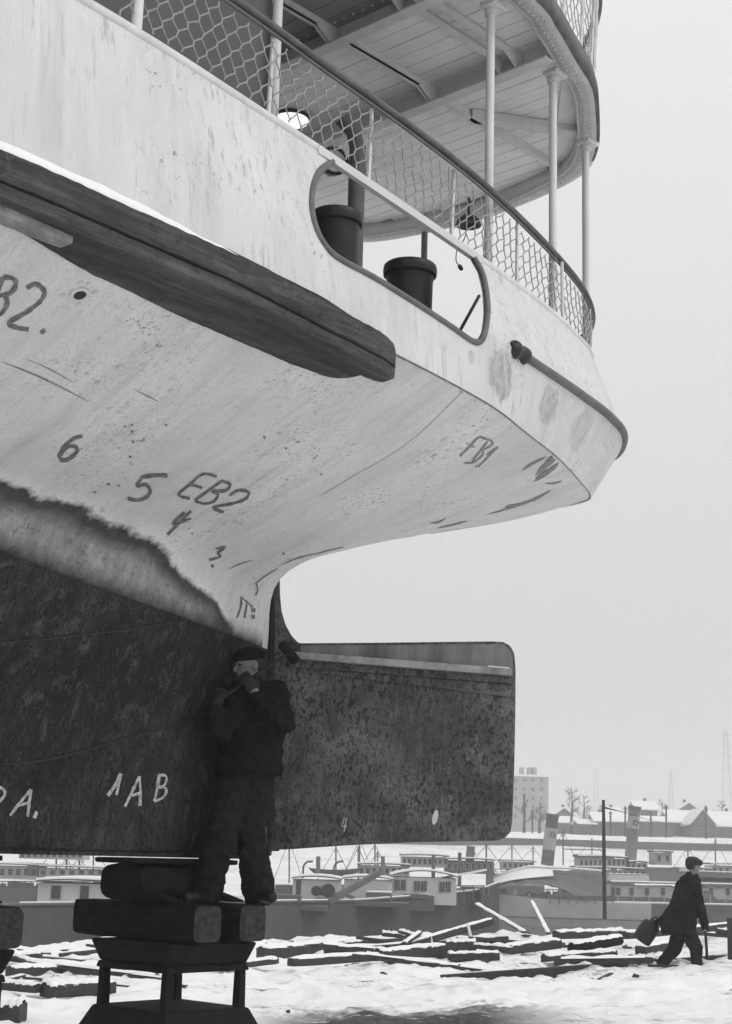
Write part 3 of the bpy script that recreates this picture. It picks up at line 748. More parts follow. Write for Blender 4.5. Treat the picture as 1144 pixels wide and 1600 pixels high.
# ---- columns between the decks
z_top = ZU-.02
for px, py in ((763, -40), (864, 92), (915, 238), (430, -120)):
    if px == 763: u, v = -.2, 2.18
    elif px == 864: u, v, _ = atv(864, 300, 1.97)
    elif px == 430: u, v = -2.1, 2.10
    else: u, v, _ = atz(px, py, z_top-.06)
    c = MB().tube([W(u, v, 4.7), W(u, v, z_top)], .029, 14).build('column', M['cream'], ship, True)
    MB().tube([W(u, v, z_top-.05), W(u, v, z_top-.01)], .043, 14).build('collar', M['cream'], c, True)
    MB().box(W(u, v+.02, z_top+.012), (.075, .06, .02), (A, N, Vector((0, 0, 1)))).build('bracket', M['cream'], c, bevel=.006)
u, v, _ = atz(669, 366, z_top)
c = MB().tube([W(u-.05, v, 4.7), W(u-.05, v, z_top)], .029, 12).build('column', M['grey'], ship, True)
for u, v in ((1.3, -1.75), (.1, -2.1), (-1.9, -2.2)):
    MB().tube([W(u, v, 4.7), W(u, v, z_top)], .029, 12).build('column', M['cream'], ship, True)
u, v, _ = atv(557, 300, 1.45)
MB().tube([W(u, v, 4.7), W(u, v, 6.30), W(u-.02, v-.02, 6.42), W(u-.10, v-.06, 6.5)], .056, 16).build('mast_post', M['grey'], ship, True)
# lower mooring bollards behind the opening
for px, py, v, r in ((526, 340, 1.86, .155), (641, 420, 1.86, .165)):
    u, v, z = atv(px, py, v); zt = z+.02
    b = MB().lathe(W(u, v, 4.7), [(r*1.0, 0), (r*1.0, .03), (r*.84, .05), (r*.90, zt-4.7-.13), (r*.93, zt-4.7-.085), (r*1.04, zt-4.7-.07), (r*1.06, zt-4.7-.04), (r*1.03, zt-4.7-.008), (r*.98, zt-4.7), (r*.6, zt-4.7+.004)], 28).build('bollard', M['black'], ship, True)
b0, b1 = atv(749, 462, 1.98), atv(717, 520, 1.98)
MB().tube([W(*b0), W(*b1)], .011, 8).build('brace_rod', M['black'], ship)
hp_ = [W(*atv(x, y, 1.5)) for x, y in ((255, -25), (272, 10), (288, 45), (299, 75), (303, 100), (304, 130))]
MB().tube(crv(hp_, 5), .019, 8).build('hanging_hose', M['black'], ship, 'all')
# ventilator disc seen past the bulwark
vc = atv(522, 252, 1.3)
vo = MB().lathe(W(*vc), [(.085, -.06), (.09, -.02), (.09, .0), (.075, .012)], 22, (N-A*.5)).build('ventilator', M['cream'], ship, True)
MB().tube([W(vc[0], vc[1], vc[2]), W(vc[0]+.3, vc[1]+.02, vc[2]+.02)], .03, 10).build('stem', M['grey'], vo, True)
MB().tube([W(*vc)+((N-A*.5).normalized()*.01)+((N-A*.5).orthogonal().normalized()*.092*math.cos(a))+((N-A*.5).normalized().cross((N-A*.5).orthogonal().normalized())*.092*math.sin(a)) for a in [k*math.pi/10 for k in range(20)]], .012, 6, False, True).build('ring', M['black'], vo, 'all')

# ---- upper deck with its boarded underside
ZB = ZU+.12
ud = MB()
def uv_half(u):
    h = UD[:len(UD)//2+1]; return float(np.interp(u, [p[0] for p in h], [p[1] for p in h]))
hu, hv, _ = atz(455, 183, ZB); HR = .105
us_ = [-7.4]+[u for u in axis([(-7.4, 2.02, 66)])][1:]
pl_w = .145
rows = []
deck_o = None
ring_out = [W(a, b, 0) for a, b in UD]
def ring(off):   # outline moved inwards by off
    out = []
    for i in range(len(UD)):
        a = Vector(UD[max(i-1, 0)]); b = Vector(UD[min(i+1, len(UD)-1)]); d = (b-a).normalized(); nn = Vector((-d.y, d.x))
        c = Vector(UD[i])
        if nn.dot(c-Vector((-2, 0))) > 0: nn = -nn
        out.append(c+nn*off)
    return out
r0, r1, r2, r3 = ring(-.045), ring(0), ring(.13), ring(.15)
sm_ = MB(); strips = axis([(-7.4, 2.575, 76)])
for a, b in zip(strips, strips[1:]):
    va, vb = uv_half(a), uv_half(b)
    sm_.hexa([W(a, -va, ZU+.15), W(b, -vb, ZU+.15), W(b, vb, ZU+.15), W(a, va, ZU+.15), W(a, -va, ZU+.2), W(b, -vb, ZU+.2), W(b, vb, ZU+.2), W(a, va, ZU+.2)])
deck_o = sm_.build('upper_deck', M['ceil'], ship)
nl = NT('lit_opal_glass', .4); nl.b.inputs['Base Color'].default_value = G(.8); nl.b.inputs['Emission Color'].default_value = G(1); nl.b.inputs['Emission Strength'].default_value = 1.0
clo = MB().lathe(W(hu, hv, ZB), [(.15, .0), (.155, -.02), (.15, -.03)], 28).build('ceiling_lamp', M['black'], deck_o, True); clo['label'] = 'round lit ceiling lamp under the upper deck'
MB().lathe(W(hu, hv, ZB-.028), [(.142, 0), (.142, -.006), (.10, -.010), (.03, -.012)], 28).build('lamp_glass', nl.m, clo, True)
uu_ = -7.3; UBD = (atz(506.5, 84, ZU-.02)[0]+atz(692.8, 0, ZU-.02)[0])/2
while uu_ < 2.38:
    h_ = uv_half(uu_+pl_w)-.16
    segs = [(-h_, h_)]
    for lo, hi in segs:
        dz = random.uniform(0, .004)
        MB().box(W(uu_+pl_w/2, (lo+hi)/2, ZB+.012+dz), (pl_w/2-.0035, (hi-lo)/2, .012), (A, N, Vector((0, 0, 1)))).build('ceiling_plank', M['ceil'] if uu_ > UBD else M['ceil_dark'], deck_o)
    uu_ += pl_w
fl = MB().grid([[W(p.x, p.y, ZU-.004) for p in r1], [W(p.x, p.y, ZU-.004) for p in r2], [W(p.x, p.y, ZU+.012) for p in r2], [W(p.x, p.y, ZU+.012) for p in r1], [W(p.x, p.y, ZU-.004) for p in r1]]).build('edge_flange', M['cream'], deck_o, 'all')
MB().grid([[W(p.x, p.y, z) for p in r] for r, z in ((r2, ZU-.002), (r2, ZB+.02), (r3, ZB+.02), (r3, ZU-.002), (r2, ZU-.002))]).build('edge_web', M['beam'], deck_o, 'all')
r0 = ring(-.028); nb = len(r1); kq = next(i for i in range(nb) if r1[i].x > 2.2)
for nm_, m_, lo_, hi_ in (('deck_edge_board', M['darkwood'], 0, kq+1), ('deck_edge_strip', M['cream'], kq, nb)):
    MB().grid([[W(p.x, p.y, z) for p in r[lo_:hi_]] for r, z in ((r1, ZU+.012), (r0, ZU+.012), (r0, ZU+.10), (r1, ZU+.21), (r1, ZU+.012))]).build(nm_, m_, deck_o, 'all')
rv = MB()
for off in (.04, .09):
    rp = resample([W(p.x, p.y, ZU-.004) for p in ring(off)], .062)
    for q in rp: rv.lathe(q, [(.011, 0), (.008, -.006), (.003, -.009)], 6)
rvo = rv.build('rivets', M['beam'], fl, 'all'); rvo['kind'] = 'stuff'
# transverse beams
ua = (atz(633, 184, ZU-.02)[0]+atz(855, 99, ZU-.02)[0])/2; ub = (atz(506.5, 84, ZU-.02)[0]+atz(692.8, 0, ZU-.02)[0])/2
sp_ = ua-ub; bus = [ua-sp_*k for k in range(0, 7) if ua-sp_*k > -7.2]
Z3 = Vector((0, 0, 1))
for u in bus:
    h_ = uv_half(u)-.15
    b = MB().box(W(u, 0, ZB-.045), (.010, h_, .075), (A, N, Z3)).build('deck_beam', M['beam'], deck_o)
    MB().box(W(u-.04, 0, ZU-.021), (.05, h_, .008), (A, N, Z3)).build('beam_flange', M['beam'], b)
    r = MB()
    for q in resample([W(u-.085, -h_, ZB+.0), W(u-.085, h_, ZB+.0)], .09): r.lathe(q, [(.011, 0), (.008, -.007), (.003, -.01)], 6)
    r.build('beam_rivets', M['beam'], b, 'all')['kind'] = 'stuff'
# longitudinal stiffeners, tapering to a pointed gusset at the beam
vls = []
for a, b in (((694, 167), (855, 260)), ((546, 73), (653, 139)), ((653, 28), (754, 91)), ((700, 0), (787, 112))):
    vls.append((atz(*a, ZU+.03)[1]+atz(*b, ZU+.03)[1])/2)
vls = sorted(set(round(x, 2) for x in vls))
for bi in range(len(bus)):
    u1 = bus[bi]-.02; u0 = bus[bi+1]+.02 if bi+1 < len(bus) else -7.2
    for v in ([-1.7, -.85]+vls):
        if abs(v) > uv_half(u1)-.2: continue
        MB().prism([W(u0, v, ZB), W(u0, v, ZB-.05), W(u1-.22, v, ZB-.05), W(u1-.06, v, ZU-.015), W(u1, v, ZU-.02), W(u1, v, ZB)], N*.014).build('stiffener', M['beam'], deck_o)
        MB().box(W((u0+u1-.2)/2, v+.02, ZB-.053), ((u1-.2-u0)/2, .028, .005), (A, N, Z3)).build('stiffener_flange', M['beam'], deck_o)
u1 = bus[0]
v = vls[0]
MB().box(W((u1+2.4)/2, v, ZB-.03), ((2.4-u1)/2, .02, .035), (A, N, Z3)).build('stiffener', M['beam'], deck_o)
d0_, d1_ = atz(735, 178, ZB-.02), atz(918, 206, ZB-.02)
MB().bar(W(d0_[0], d0_[1], ZB-.035), W(d1_[0], d1_[1], ZB-.035), .12, .06).build('corner_knee', M['beam'], deck_o)
mbp = MB()
cp_ = [p for p in ring(.14) if p.x > ua+.25 and p.y > 0 and p.y > .9]
cpoly = [W(p.x, p.y, ZB-.004) for p in cp_]
if len(cpoly) > 3: MB().prism(cpoly, (0, 0, -.006)).build('corner_plate', M['ceil'], deck_o)
# lamp under the aft edge with its flex
lu, lv, lz = atv(732, 352, .15)
lam = MB().lathe(W(lu, lv, lz), [(.02, .10), (.05, .09), (.10, .045), (.115, 0), (.10, .0), (.06, .04)], 20).build('lamp', M['black'], ship, True)
MB().tube([W(lu, lv, lz+.09), W(lu, lv, ZU)], .012, 8).build('lamp_stem', M['black'], lam)
fx = [W(*atv(x, y, 1.4)) for x, y in ((727, 350), (728, 366), (722, 380), (714, 392), (713, 408), (719, 417))]
fo = MB().tube(crv(fx, 6), .004, 6).build('lamp_flex', M['black'], ship, 'all')
MB().lathe(fx[-1], [(.012, -.015), (.018, 0), (.014, .025), (.006, .03)], 10, (.5, 0, -.8)).build('plug', M['black'], fo, True)
# upper rail, stanchions and netting (only the corner shows)
up1 = [W(p.x, p.y, ZU+.23) for p in ring(.03)]; up2 = [W(p.x, p.y, ZU+1.2) for p in ring(-.02)]
MB().tube(up2, .036, 10).build('upper_handrail', M['darkwood'], ship, 'all')
hw = len(up1)
for i in (14, 26, 36, 44, 52, 58, 64, 74, hw-40, hw-30, hw-18):
    MB().tube([up1[i], up2[i]], .015, 8).build('upper_stanchion', M['cream'], ship, True)
netting(up1[26:80], up2[26:80], 0, 1, .105, .164, .0042, 6, .4, 'upper_wire_netting', ship)

# ---- rudder
YR = 11.06
rd = [(437, 902), (437.5, 930), (440, 955), (447, 978), (456, 994), (467, 1006), (600, 1005), (770, 1003), (786, 1004), (797, 1010), (803, 1022), (805, 1045), (805, 1100), (803, 1200), (800, 1285), (797, 1300), (789, 1309), (775, 1313.5), (640, 1316), (540, 1321), (455, 1327), (428, 1328), (428, 1282), (404, 1282), (404, 1010), (412, 1000), (412, 902)]
pol = [at(x, y, YR) for x, y in rd]
rmb = MB(); n = len(pol); cy = Vector((0, .055, 0))
rud = MB().prism([p-Vector((0, .05, 0)) for p in pol], (0, .10, 0)).build('rudder', M['rudder'], ship, bevel=.018); rud['label'] = 'pitted dark steel rudder blade swung to the side'
MB().tube([at(424, 1330, YR), at(424, 1000, YR), at(424, 850, YR)], .058, 14).build('rudder_stock', M['rust'], rud, True)
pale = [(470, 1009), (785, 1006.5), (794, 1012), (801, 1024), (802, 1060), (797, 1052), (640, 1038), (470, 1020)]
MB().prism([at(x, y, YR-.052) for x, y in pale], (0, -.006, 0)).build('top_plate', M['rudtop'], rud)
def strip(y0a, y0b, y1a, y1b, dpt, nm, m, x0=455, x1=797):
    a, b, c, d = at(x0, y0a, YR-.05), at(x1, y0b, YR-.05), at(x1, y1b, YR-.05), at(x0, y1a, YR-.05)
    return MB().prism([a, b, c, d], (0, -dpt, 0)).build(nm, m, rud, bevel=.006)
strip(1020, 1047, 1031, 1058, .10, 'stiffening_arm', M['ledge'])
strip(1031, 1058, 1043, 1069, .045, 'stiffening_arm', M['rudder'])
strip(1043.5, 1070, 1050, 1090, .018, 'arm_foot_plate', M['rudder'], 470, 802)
a, b = at(762, 1045.5, YR-.11), at(796, 1048.5, YR-.11)
MB().bar(a+Vector((0, .02, .018)), b+Vector((0, .02, .018)), .05, .016).build('snow_on_arm', M['cap'], rud, bevel=.006)
MB().lathe(at(452, 1012, YR-.11), [(.05, -.03), (.055, 0), (.05, .03)], 14, (.5, 0, 1)).build('pintle_knuckle', M['rust'], rud, True)
rb = BVHTree.FromPolygons([tuple(at(x, y, YR-.052)) for x, y in ((430, 1060), (800, 1060), (800, 1326), (430, 1326))], [(0, 1, 2, 3)])
mark('painted_number', 'small chalked number 4', z8([([(377, 993), (370, 1026), (386, 1026)], 1.6), ([(384, 998), (376, 1046)], 1.6)]), M['chalk'], rb, rud)
MB().prism([at(680+4.6*math.cos(a)*(1 if math.cos(a) > 0 else .9)+(2.2*math.sin(a)*-1), 1277+11.5*math.sin(a), YR-.052) for a in [k*math.pi/9 for k in range(18)]], (0, -.004, 0)).build('paint_blotch', M['white'], rud)

# ================================================================== PART TWO: keel blocks, people
Z3 = Vector((0, 0, 1))
def ends(o, c, h, ax, m):
    X = ax[0]
    for sg in (-1, 1):
        pts = []
        for k in range(16):
            a = 2*math.pi*(k+.5)/16; ca, sa = math.cos(a), math.sin(a); p = 2/5.2
            pts.append(Vector(c)+X*(sg*(h[0]+.002))+ax[1]*(math.copysign(abs(ca)**p, ca)*h[1]*.93)+ax[2]*(math.copysign(abs(sa)**p, sa)*h[2]*.93))
        MB().prism(pts, X*(sg*.004)).build('end_face', m, o)
def keel_stack(u0, near):
    "iron stand, two cross baulks, round log and packing plank below the keel"
    wh = 'below the standing man' if near else 'at the left picture edge'
    g_ = 'keel block stack '+('by the man' if near else 'at the left edge')
    top = 1.36; base = ground_z(*W(u0, 0, 0).xy)-.1
    c = W(u0, .05, 0); st = thing('iron_stand', (c.x, c.y, base), 'black iron pedestal stand '+wh, 'stand', 'keel block stands'); 
    def sq(w_, z): return [c+A*(a*w_)+N*(b*w_)+Z3*z for a, b in ((-1, -1), (1, -1), (1, 1), (-1, 1))]
    MB().hexa(sq(.34, .97)+sq(.39, 1.11)).build('top_casting', M['iron'], st, bevel=.02)
    MB().hexa(sq(.355, .93)+sq(.345, .972)).build('top_flange', M['iron'], st, bevel=.01)
    for a, b in ((-1, -1), (1, -1), (1, 1), (-1, 1)):
        q = c+A*(a*.31)+N*(b*.31); MB().hexa([q+A*(x*.033)+N*(y*.033)+Z3*.68 for x, y in ((-1, -1), (1, -1), (1, 1), (-1, 1))]+[q+A*(x*.029)+N*(y*.029)+Z3*.935 for x, y in ((-1, -1), (1, -1), (1, 1), (-1, 1))]).build('leg', M['iron'], st, bevel=.01)
    MB().hexa(sq(.50, .40)+sq(.36, .70)).build('base_casting', M['iron'], st, bevel=.02)
    MB().hexa(sq(.56, .16)+sq(.505, .42)).build('base_skirt', M['iron'], st, bevel=.02)
    MB().hexa(sq(.66, base)+sq(.66, .165)).build('foot_plate', M['iron'], st, bevel=.02)
    for k, off in enumerate((-.20, .21)):
        cc = W(u0+off, -.02+.0*k, 1.235); h = (.60-.02*k, .122, .118); ax = (N, -A, Z3)
        o = rough_block(cc, h, ax, seed=k+u0).build('cross_baulk', M['log'], None, True)
        tag(o, ('nearer' if k == 0 else 'farther')+' hewn cross baulk lying on the iron stand '+wh, 'timber', 'keel block baulks'); ends(o, cc, h, ax, M['endgrain'])
    cc = W(u0-.05, -.03, 1.475); ax = (A, N, Z3)
    o = rough_block(cc, (.36, .22, .118), ax, seed=3+u0, rounding=.75).build('keel_log', M['log'], None, True)
    tag(o, 'thick rounded log block between baulks and keel '+wh, 'timber', 'keel block logs')
    for sg in (-1, 1):
        wc = W(u0+sg*.27, .20, 1.36); wo = MB().hexa([wc+A*(x*.05)+N*(y*.16)+Z3*z for x, y, z in ((-1, -1, 0), (1, -1, 0), (1, 1, 0), (-1, 1, 0), (-1, -1, .085), (1, -1, .085), (1, 1, .012), (-1, 1, .012))]).build('oak_wedge', M['log'], None, bevel=.006)
        tag(wo, ('left' if sg < 0 else 'right')+' oak wedge driven in beside the log '+wh, 'wedge', 'keel block wedges')
    o = rough_block(W(u0-.03, -.02, 1.610), (.46, .20, .018), ax, seed=4+u0).build('packing_plank', M['log'], None, True)
    tag(o, 'thin packing plank pressed against the keel '+wh, 'timber', 'keel packing planks')
keel_stack(-.72, True); keel_stack(-2.62, False)

# ---- people
def cap_(mb, a, b, ra, rb, n=14):
    a, b = Vector(a), Vector(b); d = b-a
    if d.length < 1e-5: d = Vector((0, 0, 1e-4))
    u = d.normalized(); path = []; rr = []
    for k in range(5): th = math.pi/2*(1-k/5); path.append(a-u*ra*math.sin(th)); rr.append(max(.001, ra*math.cos(th)))
    for k in range(5): path.append(a+d*(k/4)); rr.append(ra+(rb-ra)*k/4)
    for k in range(1, 6): th = math.pi/2*k/5; path.append(b+u*rb*math.sin(th)); rr.append(max(.001, rb*math.cos(th)))
    mb.tube(path, rr, n); return mb
def ell(mb, c, r, ax=None, n=14):
    X, Y_, Zx = ax or (Vector((1, 0, 0)), Vector((0, 1, 0)), Z3); c = Vector(c); rows = []
    for i in range(n+1):
        ph = math.pi*i/n-math.pi/2; cr = max(.01, math.cos(ph))
        rows.append([c+X*(r[0]*cr*math.cos(a))+Y_*(r[1]*cr*math.sin(a))+Zx*(r[2]*math.sin(ph)) for a in [2*math.pi*k/16 for k in range(16)]])
    mb.grid(rows, True); mb.add(rows[0], [tuple(range(16))[::-1]]); mb.add(rows[-1], [tuple(range(16))]); return mb
def melt(mb, name, m, parent, vox=.011, smooth=4, folds=0, fscale=.08):
    "fuse overlapping limbs into one continuous skin"
    o = mb.build(name, m, parent, 'all')
    r = o.modifiers.new('r', 'REMESH'); r.mode = 'VOXEL'; r.voxel_size = vox; r.use_smooth_shade = True
    s_ = o.modifiers.new('s', 'SMOOTH'); s_.factor = .5; s_.iterations = smooth
    if folds:
        t = bpy.data.textures.new('folds', 'CLOUDS'); t.noise_scale = fscale; t.noise_depth = 2
        d = o.modifiers.new('d', 'DISPLACE'); d.texture = t; d.strength = folds; d.mid_level = .5; d.texture_coords = 'GLOBAL'
    bake(o)
    if not o.data.materials: o.data.materials.append(m)
    o.data.polygons.foreach_set('use_smooth', [True]*len(o.data.polygons)); return o
def head_(mb, c, fwd, up, r=.1):
    "skull, jaw, nose, brow, lips, ears; fwd = where the face looks"
    c = Vector(c); f = Vector(fwd).normalized(); up = Vector(up); s_ = f.cross(up).normalized(); up = s_.cross(f).normalized(); k = r/.1
    ell(mb, c+up*.02*k-f*.008*k, (.076*k, .097*k, .10*k), (s_, f, up))
    ell(mb, c-up*.055*k+f*.025*k, (.055*k, .062*k, .065*k), (s_, f, up))
    cap_(mb, c+f*.088*k+up*.012*k, c+f*.108*k-up*.022*k, .010*k, .015*k, 8)
    cap_(mb, c+f*.078*k+up*.03*k-s_*.03*k, c+f*.078*k+up*.03*k+s_*.03*k, .014*k, .014*k, 8)
    cap_(mb, c+f*.086*k-up*.052*k-s_*.018*k, c+f*.086*k-up*.052*k+s_*.018*k, .009*k, .009*k, 8)
    ell(mb, c+f*.075*k-up*.095*k, (.025*k, .02*k, .02*k), (s_, f, up))
    for q in (-1, 1): ell(mb, c+s_*q*.077*k-up*.005*k-f*.01*k, (.012*k, .022*k, .034*k), (s_, f, up))
    return f, s_, up
def eyes(c, f, s_, up, r, parent):
    k = r/.1
    for q in (-1, 1):
        ell_ = ell(MB(), Vector(c)+f*.080*k+up*.008*k+s_*q*.032*k, (.014*k, .008*k, .008*k), (s_, f, up), 8); ell_.build('eye', M['hair'], parent, 'all')
def hand_(mb, wrist, palm_dir, curl_dir, side, sc_=1.0, curl=.8):
    "palm, four bent fingers of unequal length and a thumb from the palm's side"
    w_ = Vector(wrist); d = Vector(palm_dir).normalized(); c_ = Vector(curl_dir); c_ = (c_-d*c_.dot(d)).normalized(); s_ = d.cross(c_)*side
    ell(mb, w_+d*.05*sc_, (.042*sc_, .055*sc_, .018*sc_), (s_, d, c_), 10)
    for i, L in enumerate((.072, .082, .076, .058)):
        b = w_+d*.092*sc_+s_*(-.030+.020*i)*sc_; p = b; dd = d; 
        for j, q in enumerate((.45, .32, .23)):
            ang = curl*(.7+.35*j); dd = (dd*math.cos(ang)+c_*math.sin(ang)).normalized() if j == 0 else (dd*math.cos(curl)+(c_-dd*c_.dot(dd)).normalized()*math.sin(curl) if (c_-dd*c_.dot(dd)).length > 1e-3 else -d).normalized()
            e = p+dd*L*q*sc_; cap_(mb, p, e, (.0105-.001*j)*sc_, (.0095-.001*j)*sc_, 8); p = e
    t0 = w_+d*.03*sc_-s_*.035*sc_; t1 = t0+(d*.6-s_*.5+c_*.6).normalized()*.04*sc_; t2 = t1+(d*.7+c_*.9+s_*.2).normalized()*.03*sc_
    cap_(mb, t0, t1, .013*sc_, .011*sc_, 8); cap_(mb, t1, t2, .011*sc_, .0095*sc_, 8)

def loft_px(mb, at_fn, levels, dy=0):
    rows = []
    for y, xl, xr, d in levels:
        a, b = at_fn(xl, y, dy), at_fn(xr, y, dy); c = (a+b)/2; h = (b-a)/2
        rows.append([c+h*math.copysign(abs(math.cos(t))**.8, math.cos(t))+Vector((0, d, 0))*math.copysign(abs(math.sin(t))**.8, math.sin(t)) for t in [2*math.pi*k/24 for k in range(24)]])
    mb.grid(rows, True); mb.add(rows[0], [tuple(range(24))[::-1]]); mb.add(rows[-1], [tuple(range(24))]); return mb
# the man at the hull, hammer over his shoulder, standing on the baulks
YM = 10.45
def m_(x, y, dy=0): return at(x, y, YM+dy)
root = thing('person', m_(370, 1408), 'person in dark cap and jacket standing on the blocks against the hull, holding a hammer', 'person')
hc = m_(389, 1040, -.02); fdir = Vector((-.86, -.48, -.16))
b = MB(); f_, s_, u_ = head_(b, hc, fdir, Z3, .102)
cap_(b, hc-Z3*.09, m_(399, 1072), .055, .065)
shR, shL = m_(428, 1087, .08), m_(374, 1088, -.12); elR, elL = m_(438, 1130, -.10), m_(344, 1136, -.24); wrR, wrL = m_(399, 1082, -.29), m_(334, 1108, -.36)
ell(b, m_(395, 1110), (.17, .11, .2)); ell(b, m_(388, 1190), (.15, .11, .17)); cap_(b, shL, shR, .07, .07)
for a, e, w1 in ((shR, elR, wrR), (shL, elL, wrL)): cap_(b, a, e, .055, .043); cap_(b, e, w1, .042, .030)
hipR, hipL = m_(401, 1212, .03), m_(371, 1212, -.03); knR, knL = m_(392, 1302, -.08), m_(346, 1302, -.18); anR, anL = m_(404, 1392, .08), m_(319, 1393, -.04)
for a, e, w1 in ((hipR, knR, anR), (hipL, knL, anL)): cap_(b, a, e, .08, .056); cap_(b, e, w1, .055, .04)
hd = (m_(452, 1020, -.06)-m_(386, 1066, -.30)).normalized()
hand_(b, wrR, (m_(388, 1066, -.31)-wrR), Vector((-.2, 1, .1)), 1, 1.05, .9)
hand_(b, wrL, (m_(340, 1092, -.36)-wrL), Vector((.3, 1, .1)), -1, 1.05, .9)
cap_(b, anR, m_(424, 1403, -.05), .035, .03); cap_(b, anL, m_(297, 1404, -.14), .035, .03)
body = melt(b, 'body', M['skin'], root, .0085, 2); eyes(hc, f_, s_, u_, .102, root)
j = MB(); cap_(j, m_(398, 1072, .02), m_(397, 1078, .02), .075, .085); cap_(j, shL, shR, .105, .108)
loft_px(j, m_, [(1066, 388, 414, .09), (1078, 370, 434, .15), (1098, 362, 445, .185), (1130, 357, 446, .19), (1160, 351, 442, .18), (1188, 343, 441, .185), (1202, 338, 441, .19), (1210, 336, 439, .185)])
for a, e, w1 in ((shR, elR, wrR), (shL, elL, wrL)): cap_(j, a, e, .102, .094); cap_(j, e, w1.lerp(e, .12), .09, .062)
melt(j, 'jacket', M['coat'], root, .0095, 4, .055, .055)['label'] = 'heavy dark work jacket'
t = MB(); ell(t, m_(386, 1212), (.18, .14, .13))
for a, e, w1 in ((hipR, knR, anR), (hipL, knL, anL)): cap_(t, a, e, .120, .098); cap_(t, e, w1, .094, .112)
melt(t, 'trousers', M['trouser'], root, .0095, 4, .05, .06)
for an, toe in ((anR, m_(424, 1402, -.10)), (anL, m_(293, 1403, -.18))):
    bt = MB(); cap_(bt, an+Z3*.03, an-Z3*.02, .06, .055); cap_(bt, an-Z3*.025, toe, .05, .042); melt(bt, 'boot', M['leather'], root, .009, 3)
for wr, q, cv, sd2 in ((wrR, m_(388, 1066, -.31), Vector((-.2, 1, .1)), 1), (wrL, m_(340, 1092, -.36), Vector((.3, 1, .1)), -1)):
    gl = MB(); hand_(gl, wr, q-wr, cv, sd2, 1.16, .9); melt(gl, 'glove', M['leather'], root, .008, 2)
cp2 = MB(); ell(cp2, hc+u_*.066-f_*.012, (.098, .112, .062), (s_, f_, u_)); ell(cp2, hc+u_*.05+f_*.05, (.085, .07, .022), (s_, f_, u_))
melt(cp2, 'cap', M['coat'], root, .008, 3)
hr_ = MB(); ell(hr_, hc+u_*.02-f_*.028, (.084, .088, .085), (s_, f_, u_)); melt(hr_, 'hair', M['hair'], root, .008, 2)
ham = thing('sledgehammer', m_(386, 1066, -.30), 'long-handled hammer held over the shoulder of the man at the hull', 'hammer')
ha, hb_ = m_(330, 1102, -.40), m_(452, 1020, -.06)
MB().tube([ha, hb_], .0135, 10).build('handle', M['leather'], ham, True)
hx = hd.cross(Vector((0, 1, 0))).normalized()
MB().tube([hb_-hx*.085, hb_-hx*.075, hb_+hx*.075, hb_+hx*.085], [.024, .034, .034, .024], 8).build('hammer_head', M['iron'], ham)

# the man walking off to the right with a can
YW = 24.0
def w_(x, y, dy=0): return at(x, y, YW+dy)
root = thing('person', w_(1062, 1509), 'person in dark coat and fur cap walking right across the snow', 'person')
hc = w_(1084, 1354); fdir = Vector((.95, .25, -.12))
b = MB(); f_, s_, u_ = head_(b, hc, fdir, Vector((.25, 0, 1)), .103)
cap_(b, hc-u_*.08, w_(1077, 1373), .055, .065)
shF, shB = w_(1083, 1384, -.17), w_(1066, 1386, .17); elF, elB = w_(1095, 1420, -.18), w_(1052, 1420, .2); wrF, wrB = w_(1102, 1448, -.14), w_(1031, 1442, .16)
ell(b, w_(1073, 1400), (.16, .18, .26)); ell(b, w_(1066, 1440), (.15, .16, .2)); cap_(b, shF, shB, .07, .07)
for a, e, q in ((shF, elF, wrF), (shB, elB, wrB)): cap_(b, a, e, .055, .043); cap_(b, e, q, .042, .03)
hiF, hiB = w_(1073, 1452, -.09), w_(1064, 1452, .09); knF, knB = w_(1087, 1480, -.09), w_(1053, 1484, .1); anF, anB = w_(1089, 1505, -.09), w_(1034, 1506, .1)
for a, e, q in ((hiF, knF, anF), (hiB, knB, anB)): cap_(b, a, e, .085, .06); cap_(b, e, q, .055, .042)
hand_(b, wrF, Vector((.1, 0, -1)), Vector((-1, .3, -.2)), 1, 1.0, .9); hand_(b, wrB, Vector((-.35, 0, -.9)), Vector((1, -.2, -.2)), -1, 1.0, .9)
cap_(b, anF, w_(1098, 1508, -.12), .04, .035); cap_(b, anB, w_(1040, 1513, .08), .04, .035)
melt(b, 'body', M['skin'], root, .011, 2); eyes(hc, f_, s_, u_, .103, root)
j = MB(); cap_(j, w_(1078, 1371), w_(1077, 1374), .085, .095); cap_(j, shF, shB, .105, .105); loft_px(j, w_, [(1366, 1070, 1090, .09), (1374, 1062, 1093, .20), (1390, 1055, 1095, .25), (1412, 1047, 1092, .25), (1432, 1039, 1088, .26), (1450, 1033, 1086, .27), (1459, 1035, 1084, .26)])
for a, e, q in ((shF, elF, wrF), (shB, elB, wrB)): cap_(j, a, e, .095, .08); cap_(j, e, q, .078, .062)
melt(j, 'coat', M['coat'], root, .012, 3, .05, .07)
t = MB(); ell(t, w_(1067, 1454), (.17, .19, .13))
for a, e, q in ((hiF, knF, anF), (hiB, knB, anB)): cap_(t, a, e, .125, .105); cap_(t, e, q, .10, .085)
melt(t, 'trousers', M['trouser'], root, .013, 4, .03, .09)
for an, toe in ((anF, w_(1097, 1508, -.12)), (anB, w_(1041, 1512, .08))):
    bt = MB(); cap_(bt, an+Z3*.02, an-Z3*.03, .06, .055); cap_(bt, an-Z3*.03, toe, .05, .042); melt(bt, 'boot', M['leather'], root, .011, 3)
c2 = MB(); ell(c2, hc+u_*.075-f_*.01, (.112, .128, .072), (s_, f_, u_)); ell(c2, hc+u_*.04-f_*.05, (.105, .085, .10), (s_, f_, u_)); ell(c2, hc+u_*.07+f_*.075, (.10, .05, .05), (s_, f_, u_))
melt(c2, 'fur_cap', M['hair'], root, .010, 2, .02, .03)
